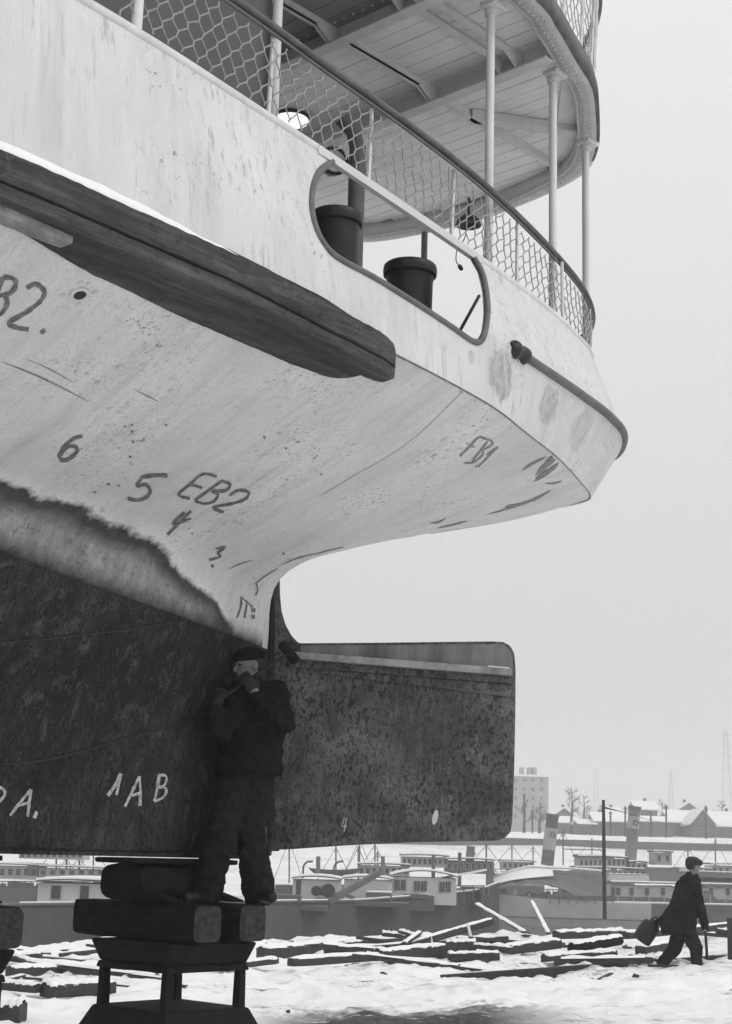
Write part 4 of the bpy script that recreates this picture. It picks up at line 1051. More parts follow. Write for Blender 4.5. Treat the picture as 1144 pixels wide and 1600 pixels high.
can = thing('carrying_can', w_(1010, 1458, .16), 'dark cylindrical can swinging behind the walking man', 'can')
cd = (w_(1023, 1441, .18)-w_(1002, 1473, .18)).normalized()
MB().lathe(w_(1001, 1471, .18), [(.12, 0), (.145, .02), (.15, .16), (.145, .28), (.135, .30), (.12, .33), (.05, .345), (.05, .38)], 20, cd).build('can_body', M['leather'], can, True)
MB().tube(crv([w_(1016, 1437, .05), w_(1026, 1433, .1), w_(1031, 1445, .16), w_(1022, 1452, .28)], 5), .012, 8).build('handle', M['black'], can, True)
stk = MB().tube([w_(1102, 1452, -.15), w_(1104, 1480, -.16), w_(1105, 1500, -.17)], .022, 8).build('walking_stick', M['leather'], None, True); tag(stk, 'short dark stick held upright by the walking man', 'stick')

# ================================================================== PART THREE: timbers on the bank, harbour, far shore, haze
def beam(pa, pb, Y0, Y1, hgt, dep, label, snow=.05, m='timber', name='timber_baulk', ext=0, round_=False):
    "a baulk lying between two photo points at their distances, with a cap of snow"
    hgt *= .78; dep *= .85; snow *= .75
    a, b = at(*pa, Y0), at(*pb, Y1); a.z -= hgt/2; b.z -= hgt/2
    d = (b-a).normalized(); sd_ = d.cross(Z3).normalized(); up = sd_.cross(d)
    c = (a+b)/2; L = (b-a).length/2
    seed = random.random()*9
    o = rough_block(c, (L, dep/2, hgt/2), (d, sd_, up), seed=seed, nseg=14, rounding=1.0 if round_ else .12).build(name, M[m], None, True)
    tag(o, label, 'timber', 'timbers lying along the bank', 'thing')
    if snow:
        rows = []
        n_ = 40
        for i in range(n_+1):
            t = i/n_*2-1; w1 = dep/2*(.98+.12*noise.noise(Vector((t*4, seed, 0)))); h_ = max(.004, snow*(.8+.9*noise.noise(Vector((t*5, seed, 3)))))
            e = 1 if abs(t) < .97 else .5
            base = c+d*(L*t)+up*(hgt/2*.97)
            dr = .35*snow*(1+noise.noise(Vector((t*9, seed, 7))))
            dr *= 1+1.2*max(0, noise.noise(Vector((t*13, seed, 2)))); rows.append([base-sd_*w1*e-up*dr, base-sd_*w1*.8*e+up*h_*.7*e, base+up*h_*e, base+sd_*w1*.8*e+up*h_*.7*e, base+sd_*w1*e-up*dr])
        MB().grid(rows).build('snow_cap', M['cap'], o, 'all')
    return o
beam((408, 1480), (655, 1460), 27.5, 30, .30, .32, 'long dark beam nearest the moored barge, its top white with snow', .07)
beam((455, 1497), (705, 1481), 24, 27, .16, .2, 'thinner beam half sunk in snow in front of the long one', .05)
beam((590, 1484), (697, 1475), 25.5, 26.5, .28, .3, 'short thick broken beam in the middle of the bank', .06)
beam((628, 1474), (768, 1434), 26.5, 29, .16, .12, 'sloping beam of a tipped timber frame, rising to the right', .03)
beam((672, 1459), (675, 1474), 27.2, 27.2, .07, .07, 'left upright of the tipped timber frame', 0, 'cap')
beam((731, 1441), (736, 1463), 28.2, 28.2, .07, .07, 'right upright of the tipped timber frame', 0, 'cap')
beam((625, 1453), (664, 1463), 28, 27.5, .07, .12, 'snowy board sticking out left behind the tipped frame', .04)
beam((632, 1472), (656, 1455), 26.4, 27, .07, .1, 'short snowy board leaning left of the tipped frame', .04)
beam((597, 1456), (640, 1460), 29, 29, .10, .2, 'small snowy plank at the end of the long beam', .05)
beam((745, 1411), (820, 1455), 33, 27.5, .05, .13, 'pale plank sloping down from the barge bow', .03, 'midgrey')
beam((831, 1407), (857, 1457), 34, 27.5, .05, .10, 'narrow plank sloping down in front of the covered boat', .03, 'midgrey')
beam((697, 1470), (744, 1469), 26, 26, .22, .3, 'square block on the pile right of the frame', .05)
beam((700, 1488), (780, 1487), 24.5, 24.5, .16, .3, 'flat timber under the square block', .04)
beam((742, 1474), (800, 1480), 25.5, 25, .10, .14, 'thin board reaching right from the timber pile', .04)
beam((775, 1478), (872, 1467), 25.5, 26.5, .20, .22, 'snowed-in baulk right of the timber pile', .06)
beam((868, 1455), (972, 1452), 29, 29.5, .18, .3, 'dark baulk under the snow mound near the mooring post', .06)
beam((893, 1473), (968, 1461), 26, 27, .22, .22, 'round log with its dark end showing near the walking man', .05, 'log', 'round_log', 0, True)
beam((976, 1456), (1150, 1441), 27.5, 30, .16, .2, 'long thin beam behind the walking man', .04)
beam((1000, 1478), (1040, 1471), 26, 26.5, .2, .25, 'broken baulk end behind the swinging can', .04)
beam((850, 1492), (960, 1484), 24.6, 25.2, .2, .22, 'crumbling baulk in the snow left of the walking man', .05)
beam((13, 1487), (64, 1506), 26, 24.5, .07, .14, 'snowy plank leaning at the left, left of the stand', .05)
beam((15, 1510), (165, 1504), 23.5, 24.5, .26, .3, 'thick beam behind the iron stand at the left', .06)
beam((38, 1490), (66, 1488), 26, 26, .22, .2, 'dark baulk end behind the leaning plank', .04)
beam((70, 1537), (175, 1532), 20.5, 21, .22, .4, 'snow-topped block beside the left of the stand', .08)
beam((-30, 1566), (38, 1566), 17.5, 17.5, .30, .5, 'big snow-topped block at the lower left corner', .09)
beam((-20, 1530), (60, 1538), 21, 20.5, .14, .2, 'low snowy beam at the left picture edge', .05)
beam((330, 1508), (430, 1496), 24, 25, .12, .22, 'low plank seen just right of the iron stand', .05)
beam((1120, 1450), (1200, 1462), 25, 25, .12, .2, 'plank at the right picture edge', .04)
rq = random.Random(11)
spots = sorted(((rq.uniform(-6, 8.0), rq.uniform(23.4, 31)) for k in range(16)), key=lambda q: q[0]/q[1])
ORD = 'first second third fourth fifth sixth seventh eighth eighth seventh sixth fifth fourth third second first'.split()
for k, (x, y) in enumerate(spots):
    L = rq.uniform(.5, 1.7); an = rq.gauss(.1, .45)
    d = Vector((math.cos(an), math.sin(an), rq.uniform(-.10, .10))).normalized(); sd_ = d.cross(Z3).normalized(); up = sd_.cross(d); c = Vector((x, y, full_z(x, y)+rq.uniform(.02, .12)))
    o = rough_block(c, (L, rq.uniform(.04, .09), rq.uniform(.02, .05)), (d, sd_, up), seed=k*1.7, nseg=10).build('loose_board', M['timber'], None, True)
    tag(o, ('snow-dusted' if k % 3 else 'bare dark')+' thin board on the bank, '+ORD[k]+' loose board from the '+('left' if k < 8 else 'right'), 'board', 'loose boards scattered along the bank')
    if k % 3: MB().grid([[c+d*(L*t)+sd_*(w1*.07)+up*(.045+h1*(1+.5*math.sin(t*9+k))) for t in [q/8*1.7-.85 for q in range(9)]] for w1, h1 in ((-1, 0), (-.7, .025), (0, .035), (.7, .025), (1, 0))]).build('snow_cap', M['cap'], o, 'all')
po = MB().box(at(1143, 1468, 24.5), (.05, .06, .32)).build('short_post', M['timber']); tag(po, 'short dark post at the right picture edge', 'post')
# slip rail in the snow
a, b = at(690, 1519, 22.2), at(1180, 1484, 25.4); a.z = ground_z(a.x, a.y)+.05; b.z = ground_z(b.x, b.y)+.05
r_o = thing('slip_rail', a, 'long dark slipway rail running through the snow behind the walking man', 'rail')
for nm, wd, ht, dz in (('rail_head', .065, .035, .0), ('rail_web', .02, .1, -.065), ('rail_foot', .12, .03, -.125)): MB().bar(a+Z3*dz, b+Z3*dz, wd, ht).build(nm, M['black'], r_o)
# splinters, broken boards and clods half trodden into the snow
cl = MB()
for k in range(520):
    x, y = random.uniform(-8, 10), random.choice((random.uniform(16.5, 33), random.uniform(22, 32)))
    if noise.noise(Vector((x*.35, y*.5, 4))) < .0: continue
    L = random.choice((.04, .06, .08, .12, .2, .35)) if y > 21 else random.choice((.02, .03, .04, .06))
    a_ = random.gauss(.12, .5); d_ = Vector((math.cos(a_), math.sin(a_), random.uniform(-.15, .15))).normalized(); sd_ = d_.cross(Z3).normalized()
    if y < 20.5 and random.random() < .6: continue
    cl.box((x, y, full_z(x, y)+.004), (L, random.uniform(.012, .04), random.uniform(.006, .018)), (d_, sd_, sd_.cross(d_)), .012)
o = cl.build('debris', M['timber']); tag(o, 'dark splinters and broken boards scattered in the trodden snow', None, None, 'stuff')

# ---- harbour craft: pixel extents turned into metres at each craft's distance
WZ = -4.5
def bx(mb, x0, y0, x1, y1, Y, dep):
    a, b = at(x0, y0, Y), at(x1, y1, Y); c = (a+b)/2
    return mb.box((c.x, Y+dep/2, c.z), (abs(b.x-a.x)/2, dep/2, abs(a.z-b.z)/2))
def win(parent, x0, y0, x1, y1, Y, shut=False, pane=True):
    fr = bx(MB(), x0-.8, y0-.8, x1+.8, y1+.8, Y-.05, .06).build('window', M['whiteb'], parent)
    bx(MB(), x0, y0, x1, y1, Y-.07, .03).build('pane', M['glass'], fr)
    if pane: bx(MB(), (x0+x1)/2-.4, y0, (x0+x1)/2+.4, y1, Y-.09, .03).build('mullion', M['whiteb'], fr)
    if shut:
        w1 = (x1-x0)*.62
        for a in (x0-1-w1, x1+1): bx(MB(), a, y0-.5, a+w1, y1+.5, Y-.09, .04).build('shutter', M['midgrey'], fr)
def hull_loft(name, m, parent, stations, beam_, Yf, zt_f, zb=WZ-.4, nseg=8):
    "stations: (px, Y, half-beam, sheer z)"
    rows = []
    for px, Y, hb, zs in stations:
        c = at(px, 1330, Y); row = []
        for k in range(nseg+1):
            t = k/nseg; row.append(Vector((c.x, Y-hb*(1-.12*t*t), zs+(zb-zs)*t)))
        for k in range(nseg, -1, -1):
            t = k/nseg; row.append(Vector((c.x, Y+hb*(1-.12*t*t), zs+(zb-zs)*t)))
        rows.append(row)
    mb = MB().grid(rows); n_ = len(rows[0]); mb.add(rows[0], [tuple(range(n_))]); mb.add(rows[-1], [tuple(range(n_))])
    for i in range(len(rows)-1): mb.add([rows[i][0], rows[i+1][0], rows[i+1][-1], rows[i][-1]], [(0, 1, 2, 3)])
    o = mb.build(name, m, parent, True)
    return o, rows
def roof(parent, x0, x1, y0, Y, dep, over=2, camber=.18, th=.06, snow=True, m='midgrey'):
    a, b = at(x0-over, y0, Y), at(x1+over, y0, Y); rows = []
    z = (a.z+b.z)/2
    def sec(t0):
        return [Vector((a.x+(b.x-a.x)*k/8, Y-.3+(dep+.6)*q, z+t0+camber*(1-(k/4-1)**2))) for q in (0, 1) for k in range(9)]
    mb = MB(); P1, P2 = sec(0), sec(th)
    mb.grid([P1[:9], P1[9:], P2[9:], P2[:9], P1[:9]])
    o = mb.build('roof', M[m], parent)
    if snow: 
        S = sec(th+.005); S2 = sec(th+.11); MB().grid([S[:9], S2[:9], S2[9:], S[9:]]).build('roof_snow', M['cap'], o, 'all')
    return o

# dark barge moored nearest the bank
br = thing('barge', at(300, 1480, 85), 'long dark barge with white deck cabins moored behind the bank', 'boat')
def yb(px): return 72+(px-60)/715*36
st = []
for px, hb in ((-260, 2.0), (-200, 3.0), (60, 3.2), (300, 3.2), (560, 3.2), (690, 2.6), (745, 1.5), (780, .25)):
    Y = yb(px); zy = {745: 1393, 780: 1381, 690: 1399}.get(px, 1416-(px-60)*.014); st.append((px, Y+hb, hb, at(px, zy, Y).z))
bh, brow = hull_loft('hull', M['bargehull'], br, st, 0, 0, 0)
MB().tube([r[0]+Vector((0, -.05, .04)) for r in brow], .09, 6).build('gunwale', M['midgrey'], br, 'all')
MB().tube([r[0]+Vector((0, -.04, .14)) for r in brow[2:]], .055, 6).build('gunwale_snow', M['cap'], br, 'all')
def cabin(x0, y0, x1, y1, Y, dep, wins, shut, rf=True, cam_=.2, door=None, m='white', parent=None):
    c = bx(MB(), x0, y0, x1, y1, Y, dep).build('cabin', M[m], parent or br)
    for wx0, wy0, wx1, wy1 in wins: win(c, wx0, wy0, wx1, wy1, Y, shut, shut)
    if door: bx(MB(), *door, Y-.05, .05).build('door', M['glass'], c)
    if rf: roof(c, x0, x1, y0, Y, dep, 2.5, cam_)
    return c
cabin(60, 1379, 190, 1412, yb(90)+2, 3.2, [(81, 1384, 94, 1404), (126, 1384, 138, 1404)], False, True, .1)
cabin(458, 1374, 532, 1412, yb(480)+3, 2.6, [], False, True, .15, (463, 1375, 470, 1400))
cabin(538, 1374, 612, 1410, yb(560)+4.4, 2.6, [], False, True, .15)
cabin(612, 1370, 713, 1415, yb(640)+1.2, 3.4, [(622, 1375, 629, 1390), (653, 1377, 661, 1392), (692, 1378, 699, 1393)], True, True, .35)
for px, y0, y1 in ((497, 1338, 1370), (598, 1338, 1372), (677, 1335, 1372), (718, 1332, 1385)):
    MB().tube([at(px, y1, yb(px)+4), at(px+.5, y0, yb(px)+4)], .13, 8).build('stovepipe', M['grey'], br)
hx_ = bx(MB(), 572, 1396, 612, 1410, yb(590)+.8, 1.6).build('hatch_box', M['grey'], br); bx(MB(), 573, 1392, 613, 1395.6, yb(590)+.8, 1.5).build('hatch_snow', M['cap'], hx_, bevel=.05)
bx(MB(), 632, 1399, 678, 1424, yb(650)-.6, 1.4).build('deck_locker', M['midgrey'], br); bx(MB(), 632, 1397, 668, 1404, yb(640)-.2, 1.2).build('deck_locker', M['midgrey'], br)
bx(MB(), 505, 1408, 640, 1418, yb(560)-.3, 3).build('hatch_cover', M['bargedeck'], br); bx(MB(), 420, 1414, 512, 1424, yb(470)-.2, 3).build('hatch_cover', M['bargedeck'], br)
wn = bx(MB(), 493, 1403, 520, 1412, yb(505)+.6, 1.0).build('winch', M['grey'], br)
for px in (494, 513): MB().tube([at(px, 1392, yb(505)+.5), at(px, 1392, yb(505)+.75)], .42 if px > 500 else .3, 16).build('winch_wheel', M['black'], wn)
MB().tube([at(490, 1392, yb(505)+.9), at(518, 1390, yb(505)+.9)], .28, 12).build('winch_drum', M['grey'], wn)
MB().bar(at(513, 1409, yb(510)), at(593, 1363, yb(590)+1), .28, .36).build('boom', M['midgrey'], br)
MB().bar(at(513, 1406.5, yb(510)), at(593, 1360.5, yb(590)+1), .2, .06).build('boom_snow', M['cap'], br)
MB().bar(at(535, 1397, yb(540)), at(552, 1402, yb(550)), .3, .14).build('winch_lever', M['grey'], br)
bx(MB(), 430, 1398, 470, 1412, yb(440)+1, 1.5).build('deck_locker', M['midgrey'], br); MB().tube(crv([at(445+9*math.cos(a), 1413+2*math.sin(a), yb(450)) for a in (0, 1, 2, 3, 4, 5, 6)], 3), .14, 6).build('rope_coil', M['grey'], br)
bw_ = cabin(752, 1386, 768, 1415, yb(700)+1, 1.2, [(757, 1388, 763, 1398)], False, False, .1, None, 'midgrey')
MB().bar(at(690, 1372, yb(700)), at(760, 1359, yb(740)), .12, .12).build('snowy_yard', M['cap'], br)
for px in (725, 740, 755): MB().tube([at(px, 1412, yb(700)+.5), at(px, 1385, yb(700)+.5)], .05, 5).build('railing_post', M['grey'], br)
MB().tube([at(722, 1386, yb(700)+.5), at(768, 1388, yb(700)+.5)], .05, 5).build('railing_bar', M['grey'], br)

# covered boat
tb = thing('covered_boat', at(870, 1438, 152), 'pale boat under a sagging snow-dusted tarpaulin', 'boat')
hull_loft('hull', M['whiteb'], tb, [(768, 150, .2, at(768, 1392, 150).z), (778, 150, 1.6, at(778, 1396, 150).z), (830, 150, 2.4, at(830, 1403, 148).z), (930, 150, 2.4, at(930, 1410, 148).z), (1010, 150, 2.2, at(1010, 1412, 148).z)], 0, 0, 0)
bx(MB(), 775, 1431, 1008, 1440, 147.2, .2).build('boot_stripe', M['midgrey'], tb)
ridge = [(772, 1372), (800, 1362), (828, 1355), (862, 1357), (900, 1359), (940, 1362)]
low = [(768, 1386), (795, 1384), (828, 1380), (870, 1384), (905, 1398), (950, 1396)]
mb = MB(); rows = []
for k, (r_, l_) in enumerate(zip(ridge, low)):
    a, b = at(*r_, 150), at(*l_, 147.4); row = []
    for i in range(9):
        t = i/8; q = a.lerp(b, t); q.z += -.35*math.sin(t*math.pi)*(1+.6*noise.noise(Vector((k*1.3, i*.9, 0)))); q.y -= .25*math.sin(t*math.pi)*noise.noise(Vector((k*2.7, i*.5, 3))); row.append(q)
    row2 = [Vector((q.x, 300-q.y, q.z)) for q in row[1:]]
    rows.append(row2[::-1]+row)
def dens(rows, n): 
    cols = list(zip(*rows)); return list(map(list, zip(*[crv(c, n) for c in cols])))
tg = MB().grid(dens(rows, 7))
tg.v = [tuple(Vector(v)+Vector((0, -.22, .14))*noise.turbulence(Vector((v[0]*1.1, v[1]*.5, v[2]*.55)), 3, False)-Vector((0, -.11, .07))) for v in tg.v]
tp = tg.build('tarpaulin', M['canvas'], tb, 'all')
mb = MB(); rws = []
for k, (r_, l_) in enumerate(list(zip(ridge, low))[:4]):
    a, b = at(*r_, 150), at(*l_, 147.4); row = []
    for i in range(6):
        t = i/5*(.52 if k < 3 else .35); q = a.lerp(b, t); q.z += -.35*math.sin(t*math.pi)*(1+.6*noise.noise(Vector((k*1.3, t*8*.9, 0))))+.17; q.y -= .2; row.append(q)
    rws.append(row)
MB().grid(dens(rws, 4)).build('snow_patch', M['cap'], tp, 'all')
MB().tube([at(x, y, 149.6)+Z3*.1 for x, y in ridge], .12, 6).build('snow_ridge', M['cap'], tp, 'all')
bx(MB(), 828, 1396, 856, 1412, 147.8, .8).build('cabin_opening', M['glass'], tb)
for px in range(860, 960, 14): MB().tube([at(px, 1412, 147.4), at(px, 1399, 147.4)], .06, 5).build('railing_post', M['grey'], tb)
MB().tube([at(857, 1400, 147.4), at(955, 1400, 147.4)], .06, 5).build('railing_bar', M['grey'], tb)

# white passenger boat at the right with an anchor emblem on its side
wb = thing('passenger_boat', at(1050, 1425, 160), 'white passenger boat with an anchor emblem, right of the covered boat', 'boat')
hull_loft('hull', M['midgrey'], wb, [(955, 160, .5, at(955, 1409, 158).z), (985, 160, 2.5, at(985, 1410, 158).z), (1100, 160, 2.9, at(1100, 1413, 157).z), (1300, 160, 2.9, at(1300, 1416, 157).z)], 0, 0, 0)
MB().tube([at(x, 1409.5+(x-955)*.02, 156.9) for x in (960, 985, 1050, 1100, 1200, 1300)], .12, 6).build('snowy_gunwale', M['cap'], wb)
sd2 = bx(MB(), 955, 1383, 1300, 1410, 158, 4.5).build('saloon', M['whiteb'], wb)
for px in (963, 984, 1008, 1033, 1108, 1134): win(sd2, px, 1387, px+6.5, 1399, 158, False, False)
bx(MB(), 955, 1386, 961, 1407, 157.9, .1).build('door', M['glass'], sd2)
pr = MB().prism([at(x, y, 157.85) for x, y in ((1108, 1391), (1124, 1409), (1108, 1409))], (0, .1, 0)).build('painted_triangle', M['midgrey'], sd2)
em = MB().tube([at(1102+6*math.cos(a), 1400+8*math.sin(a), 157.88) for a in [k*math.pi/8 for k in range(16)]], .07, 5, False, True).build('anchor_emblem', M['grey'], sd2)
MB().tube([at(1102, 1393, 157.88), at(1102, 1407, 157.88)], .07, 5).build('anchor_shank', M['grey'], em); MB().tube(crv([at(1097.5, 1402, 157.88), at(1099, 1405.5, 157.88), at(1102, 1407, 157.88), at(1105, 1405.5, 157.88), at(1106.5, 1402, 157.88)], 3), .07, 5).build('anchor_arms', M['grey'], em)
roof(sd2, 955, 1300, 1384, 158, 4.5, 1, .05, .1, True)
for x0, y0, x1, y1, m in ((950, 1366, 1015, 1381, 'whiteb'), (1016, 1355, 1062, 1378, 'grey'), (1062, 1362, 1150, 1378, 'midgrey'), (1085, 1370, 1145, 1380, 'bargehull')):
    bx(MB(), x0, y0, x1, y1, 160, 3).build('deck_load', M[m], wb); bx(MB(), x0, y0-1.2, x1, y0-.1, 160.1, 2.6).build('deck_snow', M['cap'], wb)
for px in range(966, 1150, 24): MB().tube([at(px, 1410, 157.2), at(px, 1398, 157.2)], .05, 5).build('railing_post', M['whiteb'], wb)

# steamers behind, two with tall raked funnels
def steamer(lab, x0, x1, Y, ydeck, decks, funnel=None, masts=()):
    s_ = thing('paddle_steamer', at((x0+x1)/2, 1400, Y), lab, 'boat', 'steamers laid up behind the barge')
    hull_loft('hull', M['midgrey'], s_, [(x0, Y, .4, at(x0, ydeck-5, Y).z), (x0+(x1-x0)*.12, Y, 2.5, at(x0, ydeck-1, Y).z), (x1-(x1-x0)*.12, Y, 2.7, at(x1, ydeck, Y).z), (x1, Y, .6, at(x1, ydeck-3, Y).z)], 0, 0, 0)
    for (dx0, dy0, dx1, dy1, wn_, m) in decks:
        c = bx(MB(), dx0, dy0, dx1, dy1, Y-2, 4).build('deckhouse', M[m], s_)
        n_ = max(1, int((dx1-dx0)/wn_)) if wn_ else 0
        for k in range(n_):
            wx = dx0+(k+.5)*(dx1-dx0)/n_; win(c, wx-wn_*.27, dy0+(dy1-dy0)*.22, wx+wn_*.27, dy0+(dy1-dy0)*.66, Y-2, False, False)
        roof(c, dx0, dx1, dy0, Y-2, 4, 2, .08, .1, True)
    if funnel:
        xt, yt, xb, yb_, wd, band = funnel
        t, b = at(xt, yt, Y), at(xb, yb_, Y); r = wd/2*Y/FPX
        f = MB().tube([b, b.lerp(t, .985)], [r*1.02, r*.98], 20).build('funnel', M[band[0]], s_, True)
        for a0, a1, m in band[1]: MB().tube([b.lerp(t, a0), b.lerp(t, a1)], r*1.04, 20).build('funnel_band', M[m], f, True)
        MB().tube([b.lerp(t, .955), b.lerp(t, 1.0)], r*1.10, 20).build('funnel_rim', M['grey'], f, True)
        ec = b.lerp(t, band[2]); 
        for k in range(5):
            a = k*1.257; MB().lathe(ec+Vector((r*.25+.28*math.cos(a), -r*1.02, .28*math.sin(a))), [(.13, 0), (.13, .06)], 8, (0, -1, 0)).build('emblem_dot', M['grey'], f)
    rnd = random.Random(int(x0*7+Y))
    for k in range(int((x1-x0)/11)):      # deck gear: lockers, winches, vents, under snow
        px = rnd.uniform(x0+(x1-x0)*.08, x1-(x1-x0)*.08); hh = rnd.uniform(2.5, 7.5); ww = rnd.uniform(1.5, 6)
        g_ = bx(MB(), px-ww, ydeck-hh-1, px+ww, ydeck, Y-2.6, rnd.uniform(.5, 1.2)).build('deck_gear', M[rnd.choice(('grey', 'bargehull', 'midgrey', 'housewall', 'whiteb'))], s_)
        if rnd.random() < .5: bx(MB(), px-ww, ydeck-hh-1.9, px+ww, ydeck-hh-1, Y-2.6, .6).build('gear_snow', M['cap'], g_)
    for k in range(int((x1-x0)/9)):
        px = x0+(x1-x0)*.06+k*9; MB().tube([at(px, ydeck, Y-2.7), at(px, ydeck-8, Y-2.7)], .05, 4).build('railing_post', M['midgrey'], s_)
    MB().tube([at(x0+(x1-x0)*.06, ydeck-8, Y-2.7), at(x1-(x1-x0)*.06, ydeck-8, Y-2.7)], .05, 4).build('railing_bar', M['midgrey'], s_)
    for mx, my0, my1 in masts:
        for ex in (-30, 26): MB().tube([at(mx, my0+2, Y), at(mx+ex, my1+6, Y)], .03, 4).build('stay', M['grey'], s_)
        bx(MB(), mx-4, my0+8, mx+4, my0+9, Y, .1).build('crosstree', M['grey'], s_)
    for mx, my0, my1 in masts: MB().tube([at(mx, my1, Y), at(mx, my0, Y)], .09, 6).build('mast', M['midgrey'], s_)
    return s_
steamer('steamer with a pale raked funnel beside the rudder', 745, 930, 185, 1398, [(775, 1368, 850, 1385, 9, 'whiteb'), (848, 1366, 905, 1380, 8, 'whiteb')], (864, 1272, 855, 1352, 19, ('midgrey', [(.30, .72, 'whiteb')], .6)), ((880, 1297, 1352),))
steamer('steamer with a banded raked funnel behind the tall mooring post', 885, 1060, 178, 1392, [(905, 1340, 978, 1358, 7, 'whiteb'), (900, 1358, 1010, 1376, 9, 'whiteb'), (985, 1348, 1012, 1362, 9, 'whiteb'), (1024, 1332, 1050, 1352, 9, 'whiteb')], (992, 1260, 984, 1358, 18, ('funnelgrey', [(.64, .84, 'whiteb')], .74)), ())
aw = MB(); bx(aw, 888, 1326, 948, 1329, 176, 4); o = aw.build('awning', M['grey'], bpy.data.objects['paddle_steamer.001'])
steamer('low steamer with long awning roofs behind the white cabins', 600, 790, 150, 1392, [(628, 1338, 700, 1356, 8, 'whiteb'), (698, 1344, 772, 1366, 9, 'midgrey'), (560, 1352, 640, 1372, 10, 'whiteb')], (736, 1322, 734, 1346, 13, ('grey', [(.3, .6, 'grey')], .5)), ((560, 1322, 1375), (590, 1330, 1370), (760, 1318, 1350)))
steamer('pale steamer seen between rudder and man at the hull', 428, 600, 165, 1392, [(430, 1385, 465, 1398, 9, 'midgrey'), (500, 1385, 560, 1396, 9, 'whiteb')], None, ((452, 1310, 1385), (562, 1310, 1370), (525, 1322, 1370), (586, 1318, 1360)))
steamer('steamer with white deckhouses left of the keel blocks', -60, 260, 160, 1385, [(-40, 1352, 60, 1375, 12, 'whiteb'), (45, 1356, 165, 1372, 14, 'whiteb'), (30, 1330, 130, 1344, 10, 'whiteb')], None, ((88, 1318, 1358), (104, 1340, 1372), (124, 1338, 1370), (146, 1320, 1360)))
steamer('grey steamer behind the walking man', 1055, 1230, 200, 1384, [(1062, 1358, 1110, 1372, 8, 'whiteb'), (1112, 1352, 1200, 1370, 9, 'whiteb')], None, ((1075, 1322, 1360), (1118, 1310, 1356)))
steamer('low work boat between the rudder and the pale funnel', 760, 850, 205, 1366, [(785, 1346, 835, 1360, 8, 'whiteb')], None, ((800, 1318, 1350), (833, 1322, 1350)))
steamer('work boat with a midgrey deckhouse behind the tarpaulin', 900, 990, 215, 1360, [(905, 1338, 960, 1350, 7, 'midgrey')], None, ((925, 1310, 1340),))
# rowing boat hung in davits
rbt = thing('rowing_boat', at(520, 1362, 140), 'dark rowing boat hanging in davits behind the barge winch', 'boat')
rows = []
for t in [k/12 for k in range(13)]:
    x = 482+(566-482)*t; hb = .75*math.sin(math.pi*min(.98, max(.02, t)))**.6; zt = at(x, 1356+3*math.sin(math.pi*t), 140); d = .62*(math.sin(math.pi*t)**.4 if 0 < t < 1 else .05)
    rows.append([zt+Vector((0, -hb, 0)), zt+Vector((0, -hb*.8, -d*.6)), zt+Vector((0, 0, -d)), zt+Vector((0, hb*.8, -d*.6)), zt+Vector((0, hb, 0))])
MB().grid(rows).build('boat_shell', M['grey'], rbt, 'all')
for px, sg in ((480, 1), (528, 1)): MB().tube(crv([at(px-6, 1372, 140), at(px-6, 1355, 140), at(px, 1347, 140), at(px+9, 1346, 140)], 4), .1, 6).build('davit', M['midgrey'], rbt)

# mooring post on the bank
mp = MB().tube([at(945, 1436, 58), at(943, 1250, 58)], [.075, .06], 10).build('mooring_post', M['timber']); tag(mp, 'tall dark mooring post standing by the covered boat', 'post')
# poles and masts along the far shore
for i, (px, y0, y1, Y, lab) in enumerate(((954, 1268, 1308, 262, 'thin far pole just right of the mooring post'), (977, 1260, 1308, 262, 'far pole left of the banded funnel'), (1017, 1268, 1312, 262, 'far pole right of the banded funnel'), (1041, 1258, 1316, 262, 'far pole left of the gabled houses'), (1103, 1262, 1312, 262, 'far pole in front of the gabled house'), (819, 1240, 1302, 262, 'far pole in front of the big block'), (832, 1265, 1302, 262, 'short far pole in front of the big block'))):
    p_ = thing('utility_pole', at(px, y1, Y), lab, 'pole', 'poles along the far shore')
    MB().tube([at(px, y1, Y)-Z3*.5, at(px, y0, Y)], .16, 6).build('pole', M['bark'], p_); MB().bar(at(px-3, y0+3, Y), at(px+3, y0+3, Y), .14, .14).build('cross_arm', M['bark'], p_)
wr_ = MB().tube(crv([at(945, 1262, 58), at(978, 1270, 150), at(1040, 1286, 240), at(1144, 1294, 262)], 8), .035, 4).build('overhead_wire', M['bark']); tag(wr_, 'thin wire sagging from the mooring post to the shore', 'wire')
